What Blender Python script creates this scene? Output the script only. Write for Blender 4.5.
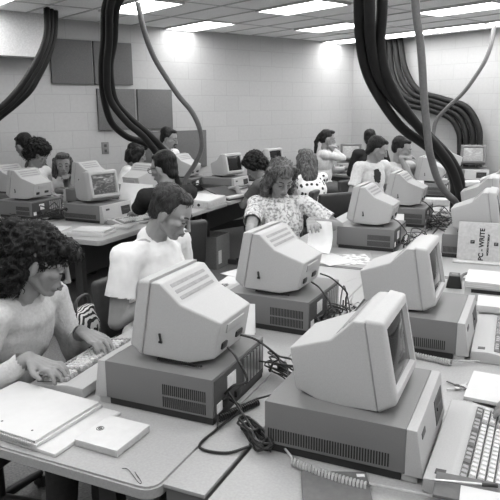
import bpy, bmesh, math, random
from math import sin, cos, pi, radians as R
from mathutils import Vector, Matrix, Euler, noise
random.seed(7)
for o in list(bpy.data.objects): bpy.data.objects.remove(o)
scene = bpy.context.scene
COL = scene.collection

# ------------------------------------------------------------------ camera, world, lights, exposure
cam_d = bpy.data.cameras.new('camera'); cam = bpy.data.objects.new('camera', cam_d); COL.objects.link(cam)
cam_d.sensor_width = 36; cam_d.lens = 36 * 624.4 / 500; cam_d.clip_start = .05
cam.location = (0, 0, 1.635)
cam.rotation_euler = (Matrix.Rotation(pi/2 - .223, 4, 'X') @ Matrix.Rotation(-.007, 4, 'Z')).to_euler()
scene.camera = cam
world = bpy.data.worlds.new('world'); scene.world = world; world.use_nodes = True
world.node_tree.nodes['Background'].inputs[0].default_value = (1, 1, 1, 1)
world.node_tree.nodes['Background'].inputs[1].default_value = .18
scene.view_settings.view_transform = 'Standard'; scene.view_settings.look = 'None'
scene.view_settings.gamma = 1; scene.view_settings.use_curve_mapping = False
scene.view_settings.exposure = 0.12
LAMP = 12.0            # strength of every fluorescent diffuser
CEIL = 2.6

# ------------------------------------------------------------------ materials (everything is grey: a black and white picture)
MATS = {}
def nodes_of(m):
    m.use_nodes = True; nt = m.node_tree
    return nt, nt.nodes['Principled BSDF']
def mat(name, v, rough=.6, spec=.3, grain=.06, scale=60, bump=0.0, metal=0):
    """plain grey with fine procedural mottling"""
    if name in MATS: return MATS[name]
    m = bpy.data.materials.new(name); nt, b = nodes_of(m)
    b.inputs['Roughness'].default_value = rough; b.inputs['Specular IOR Level'].default_value = spec; b.inputs['Metallic'].default_value = metal
    tc = nt.nodes.new('ShaderNodeTexCoord'); n = nt.nodes.new('ShaderNodeTexNoise'); n.inputs['Scale'].default_value = scale; n.inputs['Detail'].default_value = 4
    nt.links.new(tc.outputs['Object'], n.inputs['Vector'])
    r = nt.nodes.new('ShaderNodeValToRGB'); e = r.color_ramp.elements
    lo, hi = v*(1-grain*1.6), v*(1+grain*1.6)
    e[0].position = .3; e[1].position = .7
    e[0].color = (lo, lo, lo, 1); e[1].color = (hi, hi, hi, 1)
    nt.links.new(n.outputs['Fac'], r.inputs['Fac']); nt.links.new(r.outputs['Color'], b.inputs['Base Color'])
    if bump:
        bp = nt.nodes.new('ShaderNodeBump'); bp.inputs['Strength'].default_value = bump; bp.inputs['Distance'].default_value = .01
        nt.links.new(n.outputs['Fac'], bp.inputs['Height']); nt.links.new(bp.outputs['Normal'], b.inputs['Normal'])
    MATS[name] = m; return m

def mat_ramp(name, tex, pts, scale, rough=.9, detail=3, stretch=(1, 1, 1), out='Fac', bump=0, const=False):
    if name in MATS: return MATS[name]
    m = bpy.data.materials.new(name); nt, b = nodes_of(m); b.inputs['Roughness'].default_value = rough; b.inputs['Specular IOR Level'].default_value = .15
    tc = nt.nodes.new('ShaderNodeTexCoord'); mp = nt.nodes.new('ShaderNodeMapping'); mp.inputs['Scale'].default_value = stretch
    n = nt.nodes.new(tex); n.inputs['Scale'].default_value = scale
    if 'Detail' in n.inputs and 'Voronoi' in tex: n.inputs['Detail'].default_value = 0
    elif 'Detail' in n.inputs: n.inputs['Detail'].default_value = detail
    nt.links.new(tc.outputs['Object'], mp.inputs['Vector']); nt.links.new(mp.outputs['Vector'], n.inputs['Vector'])
    r = nt.nodes.new('ShaderNodeValToRGB')
    if const: r.color_ramp.interpolation = 'CONSTANT'
    while len(r.color_ramp.elements) < len(pts): r.color_ramp.elements.new(.5)
    for el, (p, v) in zip(r.color_ramp.elements, pts): el.position = p; el.color = (v, v, v, 1)
    nt.links.new(n.outputs[out], r.inputs['Fac']); nt.links.new(r.outputs['Color'], b.inputs['Base Color'])
    if bump:
        bp = nt.nodes.new('ShaderNodeBump'); bp.inputs['Strength'].default_value = bump; bp.inputs['Distance'].default_value = .01
        nt.links.new(n.outputs[out], bp.inputs['Height']); nt.links.new(bp.outputs['Normal'], b.inputs['Normal'])
    MATS[name] = m; return m

def emis(name, s):
    m = bpy.data.materials.new(name); nt, b = nodes_of(m)
    b.inputs['Base Color'].default_value = (.8, .8, .8, 1); b.inputs['Emission Color'].default_value = (1, 1, 1, 1); b.inputs['Emission Strength'].default_value = s
    MATS[name] = m; return m

def block_wall(name):
    m = bpy.data.materials.new(name); nt, b = nodes_of(m); b.inputs['Roughness'].default_value = .7; b.inputs['Specular IOR Level'].default_value = .25
    tc = nt.nodes.new('ShaderNodeTexCoord'); sx = nt.nodes.new('ShaderNodeSeparateXYZ'); cb = nt.nodes.new('ShaderNodeCombineXYZ')
    nt.links.new(tc.outputs['Object'], sx.inputs[0]); nt.links.new(sx.outputs['X'], cb.inputs['X']); nt.links.new(sx.outputs['Z'], cb.inputs['Y'])
    br = nt.nodes.new('ShaderNodeTexBrick'); nt.links.new(cb.outputs[0], br.inputs['Vector'])
    br.inputs['Scale'].default_value = 1; br.inputs['Brick Width'].default_value = .4; br.inputs['Row Height'].default_value = .2
    br.inputs['Mortar Size'].default_value = .006; br.inputs['Mortar Smooth'].default_value = .4
    for k, v in (('Color1', .465), ('Color2', .45), ('Mortar', .415)): br.inputs[k].default_value = (v, v, v, 1)
    no = nt.nodes.new('ShaderNodeTexNoise'); no.inputs['Scale'].default_value = 30; nt.links.new(tc.outputs['Object'], no.inputs['Vector'])
    mx = nt.nodes.new('ShaderNodeMix'); mx.data_type = 'RGBA'; mx.blend_type = 'MULTIPLY'; mx.inputs[0].default_value = .12
    nt.links.new(br.outputs['Color'], mx.inputs[6]); nt.links.new(no.outputs['Fac'], mx.inputs[7]); nt.links.new(mx.outputs[2], b.inputs['Base Color'])
    bp = nt.nodes.new('ShaderNodeBump'); bp.invert = True; bp.inputs['Strength'].default_value = .25; bp.inputs['Distance'].default_value = .004
    nt.links.new(br.outputs['Fac'], bp.inputs['Height']); nt.links.new(bp.outputs['Normal'], b.inputs['Normal'])
    MATS[name] = m; return m

M_wall = block_wall('painted_blockwork')
M_ceil = mat_ramp('ceiling_tile', 'ShaderNodeTexNoise', [(.35, .82), (.6, .90)], 60, bump=.2)
M_tbar = mat('ceiling_grid', .55)
M_floor = mat_ramp('carpet', 'ShaderNodeTexNoise', [(.3, .13), (.7, .21)], 90, bump=.4)
M_panel = mat('acoustic_fabric', .15, .95, .05, .1, 200, .3)
M_lamp = emis('fluorescent_diffuser', LAMP)
M_plain = mat('painted_plaster', .72)
M_desk = mat('desk_laminate', .35, .42, .4, .05, 140)
M_edge = mat('desk_edge', .30, .5)
M_dark = mat('black_plastic', .02, .45, .4)
M_char = mat('charcoal_metal', .045, .5, .4)
M_beige = mat('beige_plastic', .42, .5, .3, .03, 300)
M_bezel = mat('beige_bezel', .40, .5, .3, .03, 300)
M_case = mat('grey_case', .155, .45, .35, .03, 300)
M_vent = mat('vent_shadow', .03, .8, .1)
M_groove = mat('groove_shade', .30, .7)
M_port = mat('port_panel', .07, .6)
M_label = mat('white_label', .75)
M_metal = mat('bare_metal', .45, .3, .5, metal=.8)
M_white = mat('white_paper', .58, .8, .1, .015, 30)
M_paperlit = mat('paper_painted_lit', .88, .8, .1, .015, 30)  # paper colour raised on upright sheets to replace the overhead light they miss
M_paper2 = mat('off_white_paper', .58, .8, .1, .02, 40)
M_cover = mat('pale_card', .48, .7)
M_ink = mat('print_ink', .03, .8)
M_hose = mat('dark_hose', .016, .6, .25)
M_hose2 = mat('grey_hose', .14, .5, .4)
M_cord = mat('black_cord', .015, .4, .5)
M_cordg = mat('grey_cord', .40, .5, .3)
M_key = mat('pale_key', .62, .5, .3, .02)
M_keyd = mat('grey_key', .30, .5, .3, .02)
M_kbwell = mat('key_well', .10, .7)
M_skin = mat('skin', .27, .55, .3, .05, 25)
M_lip = mat('lips', .18, .5)
M_eye = mat('eye', .03, .2, .5)
M_brow = mat('eyebrow', .05, .9)
M_screen = mat('crt_glass', .012, .10, .22, .02)
def screen_lit(name, bg, fg):
    """lines of text glowing on a crt"""
    m = bpy.data.materials.new(name); nt, b = nodes_of(m); b.inputs['Base Color'].default_value = (.03, .03, .03, 1); b.inputs['Roughness'].default_value = .12
    tc = nt.nodes.new('ShaderNodeTexCoord'); mp = nt.nodes.new('ShaderNodeMapping'); mp.inputs['Scale'].default_value = (1, 30, 70)
    no = nt.nodes.new('ShaderNodeTexNoise'); no.inputs['Scale'].default_value = 1; no.inputs['Detail'].default_value = 1
    nt.links.new(tc.outputs['Object'], mp.inputs[0]); nt.links.new(mp.outputs[0], no.inputs['Vector'])
    r = nt.nodes.new('ShaderNodeValToRGB'); r.color_ramp.elements[0].position = .5; r.color_ramp.elements[1].position = .62
    r.color_ramp.elements[0].color = (bg, bg, bg, 1); r.color_ramp.elements[1].color = (fg, fg, fg, 1)
    nt.links.new(no.outputs['Fac'], r.inputs[0]); nt.links.new(r.outputs[0], b.inputs['Emission Color']); b.inputs['Emission Strength'].default_value = 1
    MATS[name] = m; return m
M_lit = screen_lit('crt_text_screen', .05, .13)
M_lit2 = screen_lit('crt_bright_screen', .33, .42)
def mat_hair(name, lo, hi):
    m = bpy.data.materials.new(name); nt, b = nodes_of(m); b.inputs['Roughness'].default_value = .5; b.inputs['Specular IOR Level'].default_value = .25
    tc = nt.nodes.new('ShaderNodeTexCoord'); n = nt.nodes.new('ShaderNodeTexNoise'); n.inputs['Scale'].default_value = 45; n.inputs['Detail'].default_value = 6; n.inputs['Distortion'].default_value = 1.5
    mp = nt.nodes.new('ShaderNodeMapping'); mp.inputs['Scale'].default_value = (1, 1, .35)
    nt.links.new(tc.outputs['Object'], mp.inputs[0]); nt.links.new(mp.outputs[0], n.inputs['Vector'])
    r = nt.nodes.new('ShaderNodeValToRGB'); r.color_ramp.elements[0].position = .35; r.color_ramp.elements[1].position = .68
    r.color_ramp.elements[0].color = (lo, lo, lo, 1); r.color_ramp.elements[1].color = (hi, hi, hi, 1)
    nt.links.new(n.outputs['Fac'], r.inputs[0]); nt.links.new(r.outputs[0], b.inputs['Base Color'])
    bp = nt.nodes.new('ShaderNodeBump'); bp.inputs['Strength'].default_value = .8; bp.inputs['Distance'].default_value = .01
    nt.links.new(n.outputs['Fac'], bp.inputs['Height']); nt.links.new(bp.outputs[0], b.inputs['Normal'])
    MATS[name] = m; return m
H_dark = mat_hair('dark_hair', .003, .014)
H_brown = mat_hair('brown_hair', .012, .05)
H_light = mat_hair('light_brown_hair', .035, .16)
C_white = mat('white_cotton', .70, .9, .05, .03, 20, .1)
C_knit = mat('pale_knit', .52, .95, .05, .05, 90, .3)
C_grey = mat('grey_cotton', .12, .9, .05)
C_black = mat('dark_suit', .03, .9, .05)
C_jeans = mat('dark_trousers', .05, .9, .05)
C_cream = mat('cream_blouse', .62, .9, .05)
C_plaid = mat_ramp('floral_print', 'ShaderNodeTexNoise', [(.38, .26), (.48, .52), (.58, .70)], 60, detail=5)
C_dots = mat_ramp('dotted_print', 'ShaderNodeTexVoronoi', [(.0, .04), (.33, .85)], 20, out='Distance', const=True)
C_stripe = mat_ramp('zebra_print', 'ShaderNodeTexWave', [(.0, .03), (.5, .62)], 26, detail=2, const=True)
MATS['zebra_print'].node_tree.nodes['Wave Texture'].inputs['Distortion'].default_value = 3

# ------------------------------------------------------------------ helpers
def prop(o, label=None, cat=None, group=None, kind=None):
    if label: o['label'] = label
    if cat: o['category'] = cat
    if group: o['group'] = group
    if kind: o['kind'] = kind
    return o
def link(name, bm, m, parent=None, smooth=True, angle=40):
    me = bpy.data.meshes.new(name)
    bmesh.ops.recalc_face_normals(bm, faces=bm.faces); bm.to_mesh(me); bm.free()
    me.materials.append(m)
    if smooth:
        me.shade_smooth(); me.set_sharp_from_angle(angle=R(angle))
    o = bpy.data.objects.new(name, me); COL.objects.link(o)
    if parent: o.parent = parent
    return o
def empty(name, loc, rz, label, cat, group=None):
    o = bpy.data.objects.new(name, None); COL.objects.link(o); o.location = loc; o.rotation_euler = (0, 0, rz); o.empty_display_size = .1
    return prop(o, label, cat, group)
def copy_tree(o, parent=None):
    c = o.copy(); COL.objects.link(c); c.parent = parent
    for ch in list(o.children): copy_tree(ch, c)
    return c
def T(c=(0, 0, 0), rot=(0, 0, 0), s=(1, 1, 1)):
    return Matrix.Translation(c) @ Euler(rot).to_matrix().to_4x4() @ Matrix.Diagonal((*s, 1))
def box(bm, c, s, rot=(0, 0, 0), bev=0.0, seg=2):
    r = bmesh.ops.create_cube(bm, size=1, matrix=T(c, rot, s)); vs = r['verts']
    if bev:
        es = list({e for v in vs for e in v.link_edges})
        bmesh.ops.bevel(bm, geom=es, offset=bev, segments=seg, profile=.6, affect='EDGES')
def cyl(bm, p0, p1, r0, r1=None, seg=16):
    r1 = r0 if r1 is None else r1
    p0, p1 = Vector(p0), Vector(p1); d = p1 - p0; q = d.to_track_quat('Z', 'Y')
    bmesh.ops.create_cone(bm, cap_ends=True, segments=seg, radius1=r0, radius2=r1, depth=d.length, matrix=Matrix.Translation((p0+p1)/2) @ q.to_matrix().to_4x4())
def prism(bm, pts, y0, y1, bev=0, tap=None):
    """side profile pts (x,z) swept over y; tap(x)-> width factor"""
    f = tap or (lambda x: 1)
    a = [bm.verts.new((x, y0*f(x), z)) for x, z in pts]; b = [bm.verts.new((x, y1*f(x), z)) for x, z in pts]
    n = len(pts); fs = [bm.faces.new(a), bm.faces.new(list(reversed(b)))]
    for i in range(n): fs.append(bm.faces.new((a[i], b[i], b[(i+1) % n], a[(i+1) % n])))
    bmesh.ops.recalc_face_normals(bm, faces=fs)
    if bev:
        es = list({e for v in a+b for e in v.link_edges})
        bmesh.ops.bevel(bm, geom=es, offset=bev, segments=3, profile=.6, affect='EDGES', clamp_overlap=True)
def spline(pts, n):
    P = [Vector(p) for p in pts]; P = [P[0]*2-P[1]] + P + [P[-1]*2-P[-2]]; out = []
    for i in range(1, len(P)-2):
        for k in range(n):
            t = k/n; a, b, c, d = P[i-1:i+3]
            out.append(.5*((2*b) + (c-a)*t + (2*a-5*b+4*c-d)*t*t + (3*b-a-3*c+d)*t**3))
    out.append(P[-2]); return out
def resample(path, step):
    out = [path[0]]; acc = 0
    for a, b in zip(path, path[1:]):
        L = (b-a).length
        if L < 1e-9: continue
        t = step - acc
        while t <= L: out.append(a.lerp(b, t/L)); t += step
        acc = L - (t - step)
    return out
def tube(bm, path, rad, seg=8, caps=True):
    """rad: number or list"""
    path = [Vector(p) for p in path]; n = len(path); rings = []
    up = Vector((0, 0, 1)); prev = None
    for i, p in enumerate(path):
        d = (path[min(i+1, n-1)] - path[max(i-1, 0)]).normalized()
        if prev is None:
            prev = d.orthogonal().normalized()
        x = (prev - d*prev.dot(d)); x = x.normalized() if x.length > 1e-6 else d.orthogonal().normalized(); prev = x
        y = d.cross(x); r = rad[i] if isinstance(rad, list) else rad
        rings.append([bm.verts.new(p + (x*cos(2*pi*k/seg) + y*sin(2*pi*k/seg))*r) for k in range(seg)])
    for A, B in zip(rings, rings[1:]):
        for k in range(seg): bm.faces.new((A[k], A[(k+1) % seg], B[(k+1) % seg], B[k]))
    if caps: bm.faces.new(rings[0]); bm.faces.new(list(reversed(rings[-1])))
def rc(bm, p0, r0, p1, r1, seg=14):
    """round cone"""
    p0, p1 = Vector(p0), Vector(p1); d = (p1-p0)
    if d.length < 1e-5: d = Vector((0, 0, 1e-4))
    L = d.length; q = d.to_track_quat('Z', 'Y'); prof = []
    for k in range(1, 5): a = pi/2*k/4; prof.append((-r0*cos(a), r0*sin(a)))
    for k in range(4): a = pi/2*k/4; prof.append((L+r1*sin(a), r1*cos(a)))
    rings = [[bm.verts.new(p0 + q @ Vector((r*cos(2*pi*j/seg), r*sin(2*pi*j/seg), z))) for j in range(seg)] for z, r in prof]
    s = bm.verts.new(p0 + q @ Vector((0, 0, -r0))); e = bm.verts.new(p0 + q @ Vector((0, 0, L+r1)))
    for j in range(seg):
        k = (j+1) % seg
        bm.faces.new((s, rings[0][k], rings[0][j])); bm.faces.new((e, rings[-1][j], rings[-1][k]))
        for A, B in zip(rings, rings[1:]): bm.faces.new((A[j], A[k], B[k], B[j]))
def ell(bm, c, r, M=None, rot=(0, 0, 0), u=18, v=12):
    m = (M or Matrix()) @ T(c, rot, r)
    bmesh.ops.create_uvsphere(bm, u_segments=u, v_segments=v, radius=1, matrix=m)
def remesh(name, bm, voxel, m, parent, smooth=3, disp=None):
    me = bpy.data.meshes.new(name); bm.to_mesh(me); bm.free()
    o = bpy.data.objects.new(name, me); COL.objects.link(o)
    a = o.modifiers.new('r', 'REMESH'); a.mode = 'VOXEL'; a.voxel_size = voxel
    if smooth:
        b = o.modifiers.new('s', 'SMOOTH'); b.iterations = smooth; b.factor = .6
    dg = bpy.context.evaluated_depsgraph_get(); me2 = bpy.data.meshes.new_from_object(o.evaluated_get(dg))
    o.modifiers.clear(); o.data = me2; me2.name = name; bpy.data.meshes.remove(me)
    if disp:
        ns = [v.normal.copy() for v in me2.vertices]
        for v, nn in zip(me2.vertices, ns): v.co += nn*disp(v.co, nn)
    me2.shade_smooth(); me2.materials.clear(); me2.materials.append(m)
    if parent: o.parent = parent
    return o

# table frame: u runs to the right across the desks, v runs away along the rows
OX, OY, TA = -.096, 1.349, .43
UD, VD = Vector((cos(TA), -sin(TA), 0)), Vector((sin(TA), cos(TA), 0))
def W(u, v, z=0): return Vector((OX, OY, 0)) + UD*u + VD*v + Vector((0, 0, z))
DESK = .722
RF = -TA; LF = pi - TA             # headings of things that face +u / -u

# ------------------------------------------------------------------ the room
CX, CY = 1.639, 10.169
E_ = Vector((-.777, -.630, 0)).normalized(); G_ = Vector((.630, -.777, 0)).normalized()   # along the left wall, along the right wall
def RM(s, t, z=0): return Vector((CX, CY, 0)) + E_*s + G_*t + Vector((0, 0, z))
angE = math.atan2(E_.y, E_.x); angG = math.atan2(G_.y, G_.x)
LS, LT = 10.5, 10.5
def wall(name, s, t, ang, L, m):
    bm = bmesh.new(); box(bm, (L/2, .06, CEIL/2), (L, .12, CEIL))
    o = link(name, bm, m, smooth=False); o.location = RM(s, t); o.rotation_euler = (0, 0, ang); return prop(o, kind='structure')
# local +y is outside: for direction e the outside is -g
def wall2(name, p0, p1, m):
    d = p1-p0; L = d.length; a = math.atan2(d.y, d.x); bm = bmesh.new(); box(bm, (L/2, .06, CEIL/2), (L, .12, CEIL))
    o = link(name, bm, m, smooth=False); o.location = p0; o.rotation_euler = (0, 0, a); return prop(o, kind='structure')
wall2('wall_left', RM(LS, 0), RM(0, 0), M_wall)
wall2('wall_right', RM(0, 0), RM(0, LT), M_wall)
wall2('wall_front', RM(0, LT), RM(LS, LT), M_wall)
wall2('wall_back', RM(LS, LT), RM(LS, 0), M_wall)
def slab(name, z0, z1, m):
    bm = bmesh.new(); vs = [bm.verts.new(RM(s, t, z0)) for s, t in ((-.1, -.1), (LS+.1, -.1), (LS+.1, LT+.1), (-.1, LT+.1))]
    f = bm.faces.new(vs); r = bmesh.ops.extrude_face_region(bm, geom=[f]); bmesh.ops.translate(bm, vec=(0, 0, z1-z0), verts=[g for g in r['geom'] if isinstance(g, bmesh.types.BMVert)])
    return prop(link(name, bm, m, smooth=False), kind='structure')
slab('floor', -.1, 0, M_floor)
slab('ceiling', CEIL, CEIL+.1, M_ceil)
# suspended grid
SG = [.30+.4455*k for k in range(-0, 23)]; TG = [-.05+.9*k for k in range(0, 12)]
bm = bmesh.new()
for s in SG:
    if s < LS: p = RM(s, LT/2, CEIL-.004); box(bm, p, (LT, .022, .008), (0, 0, angG))
for t in TG[1:]:
    p = RM(LS/2, t, CEIL-.003); box(bm, p, (LS, .018, .006), (0, 0, angE))
prop(link('trim_1', bm, M_tbar, smooth=False), kind='structure')
# bulkhead on the left wall
bm = bmesh.new(); box(bm, RM(7.75, .125, 2.385), (5.5, .25, .43), (0, 0, angE)); prop(link('trim_2', bm, M_plain, smooth=False), kind='structure')
# wall base
for nm, a, b in (('baseboard_left', RM(LS-.02, .01), RM(.02, .01)), ('baseboard_right', RM(.01, .02), RM(.01, LT-.02))):
    bm = bmesh.new(); d = b-a; box(bm, (a+b)/2+Vector((0, 0, .055)), (d.length, .02, .1), (0, 0, math.atan2(d.y, d.x))); prop(link(nm, bm, M_dark), kind='structure')

# ceiling lights: (s, t) of the module corner
LIGHTS = [(3.0, -.05, 'fluorescent ceiling panel flush against the left wall, above the grey sound panels side'),
 (4.27, .85, 'fluorescent ceiling panel just right of the thick dark hose bundle, cut by the photo top'),
 (3.0, 1.75, 'fluorescent ceiling panel cut by the photo top, above the middle of the wall'),
 (1.63, .85, 'fluorescent ceiling panel one row in from the right-hand light strip, left of the big hoses'),
 (1.63, 2.65, 'fluorescent ceiling panel cut by the photo top, right of the big hoses')]
LIGHTS += [(5.58, .30, 'fluorescent ceiling panel left of the picture, shining on the wall bulkhead')]
LIGHTS += [(.30, -.05+.9*k, ['first', 'second', 'third', 'fourth', 'fifth', 'sixth', 'seventh'][k] + ' fluorescent panel from the room corner in the long strip by the right wall') for k in range(7)]
for k, (s, t) in enumerate([(3.0, 3.55), (4.27, 2.65), (1.63, 4.45), (5.55, 3.55), (4.27, 4.45), (3.0, 5.35), (5.55, 5.35), (6.85, 2.65), (6.85, 4.45), (8.2, 1.75), (8.2, 3.55), (8.2, 5.35), (1.63, 6.25), (4.27, 6.25), (6.85, 6.25), (3.0, 7.15), (5.55, 7.15), (8.2, 7.15), (1.63, 8.05), (4.27, 8.05), (6.85, 8.05), (9.4, 4.45), (5.55, 8.95)]):
    LIGHTS.append((s, t, 'fluorescent ceiling panel outside the picture, over the desks and the photographer'))
def make_light():
    t = empty('ceiling_light', (0, 0, 0), 0, 'x', 'ceiling light', 'fluorescent panels set in the ceiling')
    bm = bmesh.new(); a, b = .44, .88
    for c, s in (((a/2, .008, 0), (a, .016, .02)), ((a/2, b-.008, 0), (a, .016, .02)), ((.008, b/2, 0), (.016, b, .02)), ((a-.008, b/2, 0), (.016, b, .02))): box(bm, c, s)
    link('frame', bm, M_tbar, t, False)
    bm = bmesh.new(); box(bm, (a/2, b/2, .002), (a-.03, b-.03, .008)); link('diffuser', bm, M_lamp, t, False)
    return t
L0 = make_light()
for i, (s, t, lab) in enumerate(LIGHTS):
    o = L0 if i == 0 else copy_tree(L0)
    # local x along e, local y along g (mirrored pair handled by placing the corner on the far side)
    o.rotation_euler = (0, 0, angG - pi/2); o.location = RM(s, max(t, .01), CEIL-.012); o['label'] = lab
    if i > 12: o['group'] = 'ceiling panels out of the picture'
# sound panels on the left wall
for s0, z0, lab in ((4.41, 1.915, 'dark grey square sound panel, top left one of the wall group'), (3.905, 1.915, 'dark grey square sound panel in the top row, behind the thick hoses'),
    (3.89, 1.395, 'dark grey sound panel in the middle row, left one partly behind the hoses'), (3.37, 1.395, 'dark grey sound panel in the middle row, right one with nothing in front'),
    (3.37, .89, 'dark grey sound panel in the bottom row, behind the mustached man'), (2.86, .89, 'dark grey sound panel in the bottom row, rightmost of the group'),):
    bm = bmesh.new(); box(bm, (0, 0, 0), (.485, .035, .475), bev=.006)
    o = link('sound_panel', bm, M_panel); o.location = RM(s0+.245, .019, z0+.237); o.rotation_euler = (0, 0, angE); prop(o, lab, 'wall panel', 'grey sound panels')
t = empty('wall_outlet', RM(4.30, .002, 1.19), angG - pi/2, 'small grey outlet plate on the block wall below the sound panels', 'outlet')
bm = bmesh.new(); box(bm, (0, -.0, 0), (.09, .012, .14), bev=.004); link('plate', bm, mat('outlet_plate', .2), t)
for z in (-.03, .03): bm = bmesh.new(); box(bm, (0, .008, z), (.03, .006, .03), bev=.002); link('socket', bm, M_port, t)

# ------------------------------------------------------------------ desks
def rounded(bm, u0, u1, v0, v1, z, th, rad=.045, corners=(1, 1, 1, 1)):
    pts = []
    for (cu, cv, a0, on) in ((u1, v1, 0, corners[0]), (u0, v1, 90, corners[1]), (u0, v0, 180, corners[2]), (u1, v0, 270, corners[3])):
        r = rad if on else .004; iu = cu - r if cu == u1 else cu + r; iv = cv - r if cv == v1 else cv + r
        for k in range(6): a = R(a0+90*k/5); pts.append((iu + r*cos(a), iv + r*sin(a)))
    f = bm.faces.new([bm.verts.new((x, y, z)) for x, y in pts])
    g = bmesh.ops.extrude_face_region(bm, geom=[f]); bmesh.ops.translate(bm, vec=(0, 0, -th), verts=[q for q in g['geom'] if isinstance(q, bmesh.types.BMVert)])
def desk(u0, u1, v0, v1, label, corners, group='long computer desks', at=None):
    t = empty('computer_desk', W(u0, v0) if at is None else at[0], -TA if at is None else at[1], label, 'desk', group); w, l = u1-u0, v1-v0
    bm = bmesh.new(); rounded(bm, 0, w, 0, l, DESK, .032, corners=corners)
    es = [e for e in bm.edges if abs(e.verts[0].co.z - DESK) < 1e-4 and abs(e.verts[1].co.z - DESK) < 1e-4]
    bmesh.ops.bevel(bm, geom=es, offset=.006, segments=2, affect='EDGES'); link('desktop', bm, M_desk, t)
    for y in ((.3, l-.3) if l < 3 else (.3, l/2, l-.3)):
        bm = bmesh.new(); box(bm, (w/2, y, DESK-.045), (w*.8, .05, .03)); box(bm, (w/2, y, .36), (.07, .05, .63), bev=.005); box(bm, (w/2, y, .03), (w*.85, .06, .05), bev=.01); link('leg', bm, M_char, t)
    xi = .035 if u0 in (-3.0, -.004) else w-.035
    bm = bmesh.new(); box(bm, (xi, l/2, .44), (.018, l-.12, .50), bev=.003); link('shade_panel', bm, M_char, t)  # added dark panel, stands in for the shade under the desk
    return t
desk(-.87, -.135, -.05, 2.25, 'pale desk in the foreground left, carrying the spiral notebook and rounded at its corner', (0, 1, 1, 1))
desk(-.004, .90, -.40, 2.25, 'pale desk in the foreground right, carrying the dark binder and two big keyboards', (1, 0, 0, 1))
desk(-.87, -.135, 2.29, 4.5, 'pale desk in the middle where the woman in the patterned blouse handles paper', (1, 1, 1, 0))
desk(-.006, .90, 2.29, 4.5, 'pale desk at the right edge under the upright software manual', (0, 0, 1, 1))
desk(-.87, -.025, 4.54, 6.3, 'far pale desk where the two men in white shirts sit', (1, 1, 1, 1))
for v0, v1, lab in ((-.012, 2.25, 'narrow cable channel cover between the two foreground desks, its end dark grey'), (2.29, 4.5, 'narrow cable channel cover between the two middle desks')):
    t = empty('cable_channel', W(-.133, v0), -TA, lab, 'cable channel')
    bm = bmesh.new(); box(bm, (.059, (v1-v0)/2, DESK-.006), (.118, v1-v0, .011), bev=.002); link('cover', bm, M_desk, t)
    bm = bmesh.new(); box(bm, (.059, (v1-v0)/2, DESK-.07), (.112, v1-v0-.02, .115)); link('body', bm, M_case, t)
desk(-3.86, -3.03, 2.30, 4.35, 'pale desk at the left edge under the monitors seen from behind', (0, 1, 1, 0))
desk(-4.30, -3.88, 2.95, 3.55, 'small desk at the left edge under the monitor cut off by the picture', (0, 1, 1, 0))
desk(-3.0, -2.12, 2.30, 4.35, 'pale curved-corner desk at left carrying the monitor whose screen faces right', (1, 0, 0, 1))
desk(-3.0, -2.12, 4.37, 6.9, 'pale desk further back with the thick open binder on its edge', (1, 0, 0, 1))
desk(-3.40, -3.03, 4.37, 5.0, 'short pale desk by the wall behind the woman in the white blouse', (0, 0, 1, 1))
desk(0, .7, 0, .95, 'small far desk in the corner in front of the ponytailed woman', (1, 1, 1, 1), at=(RM(.50, .22), angG-pi/2))
desk(0, .75, 0, 2.3, 'far pale desk by the right wall cluttered with papers', (1, 1, 1, 1), at=(RM(.13, 1.75), angG-pi/2))

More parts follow.
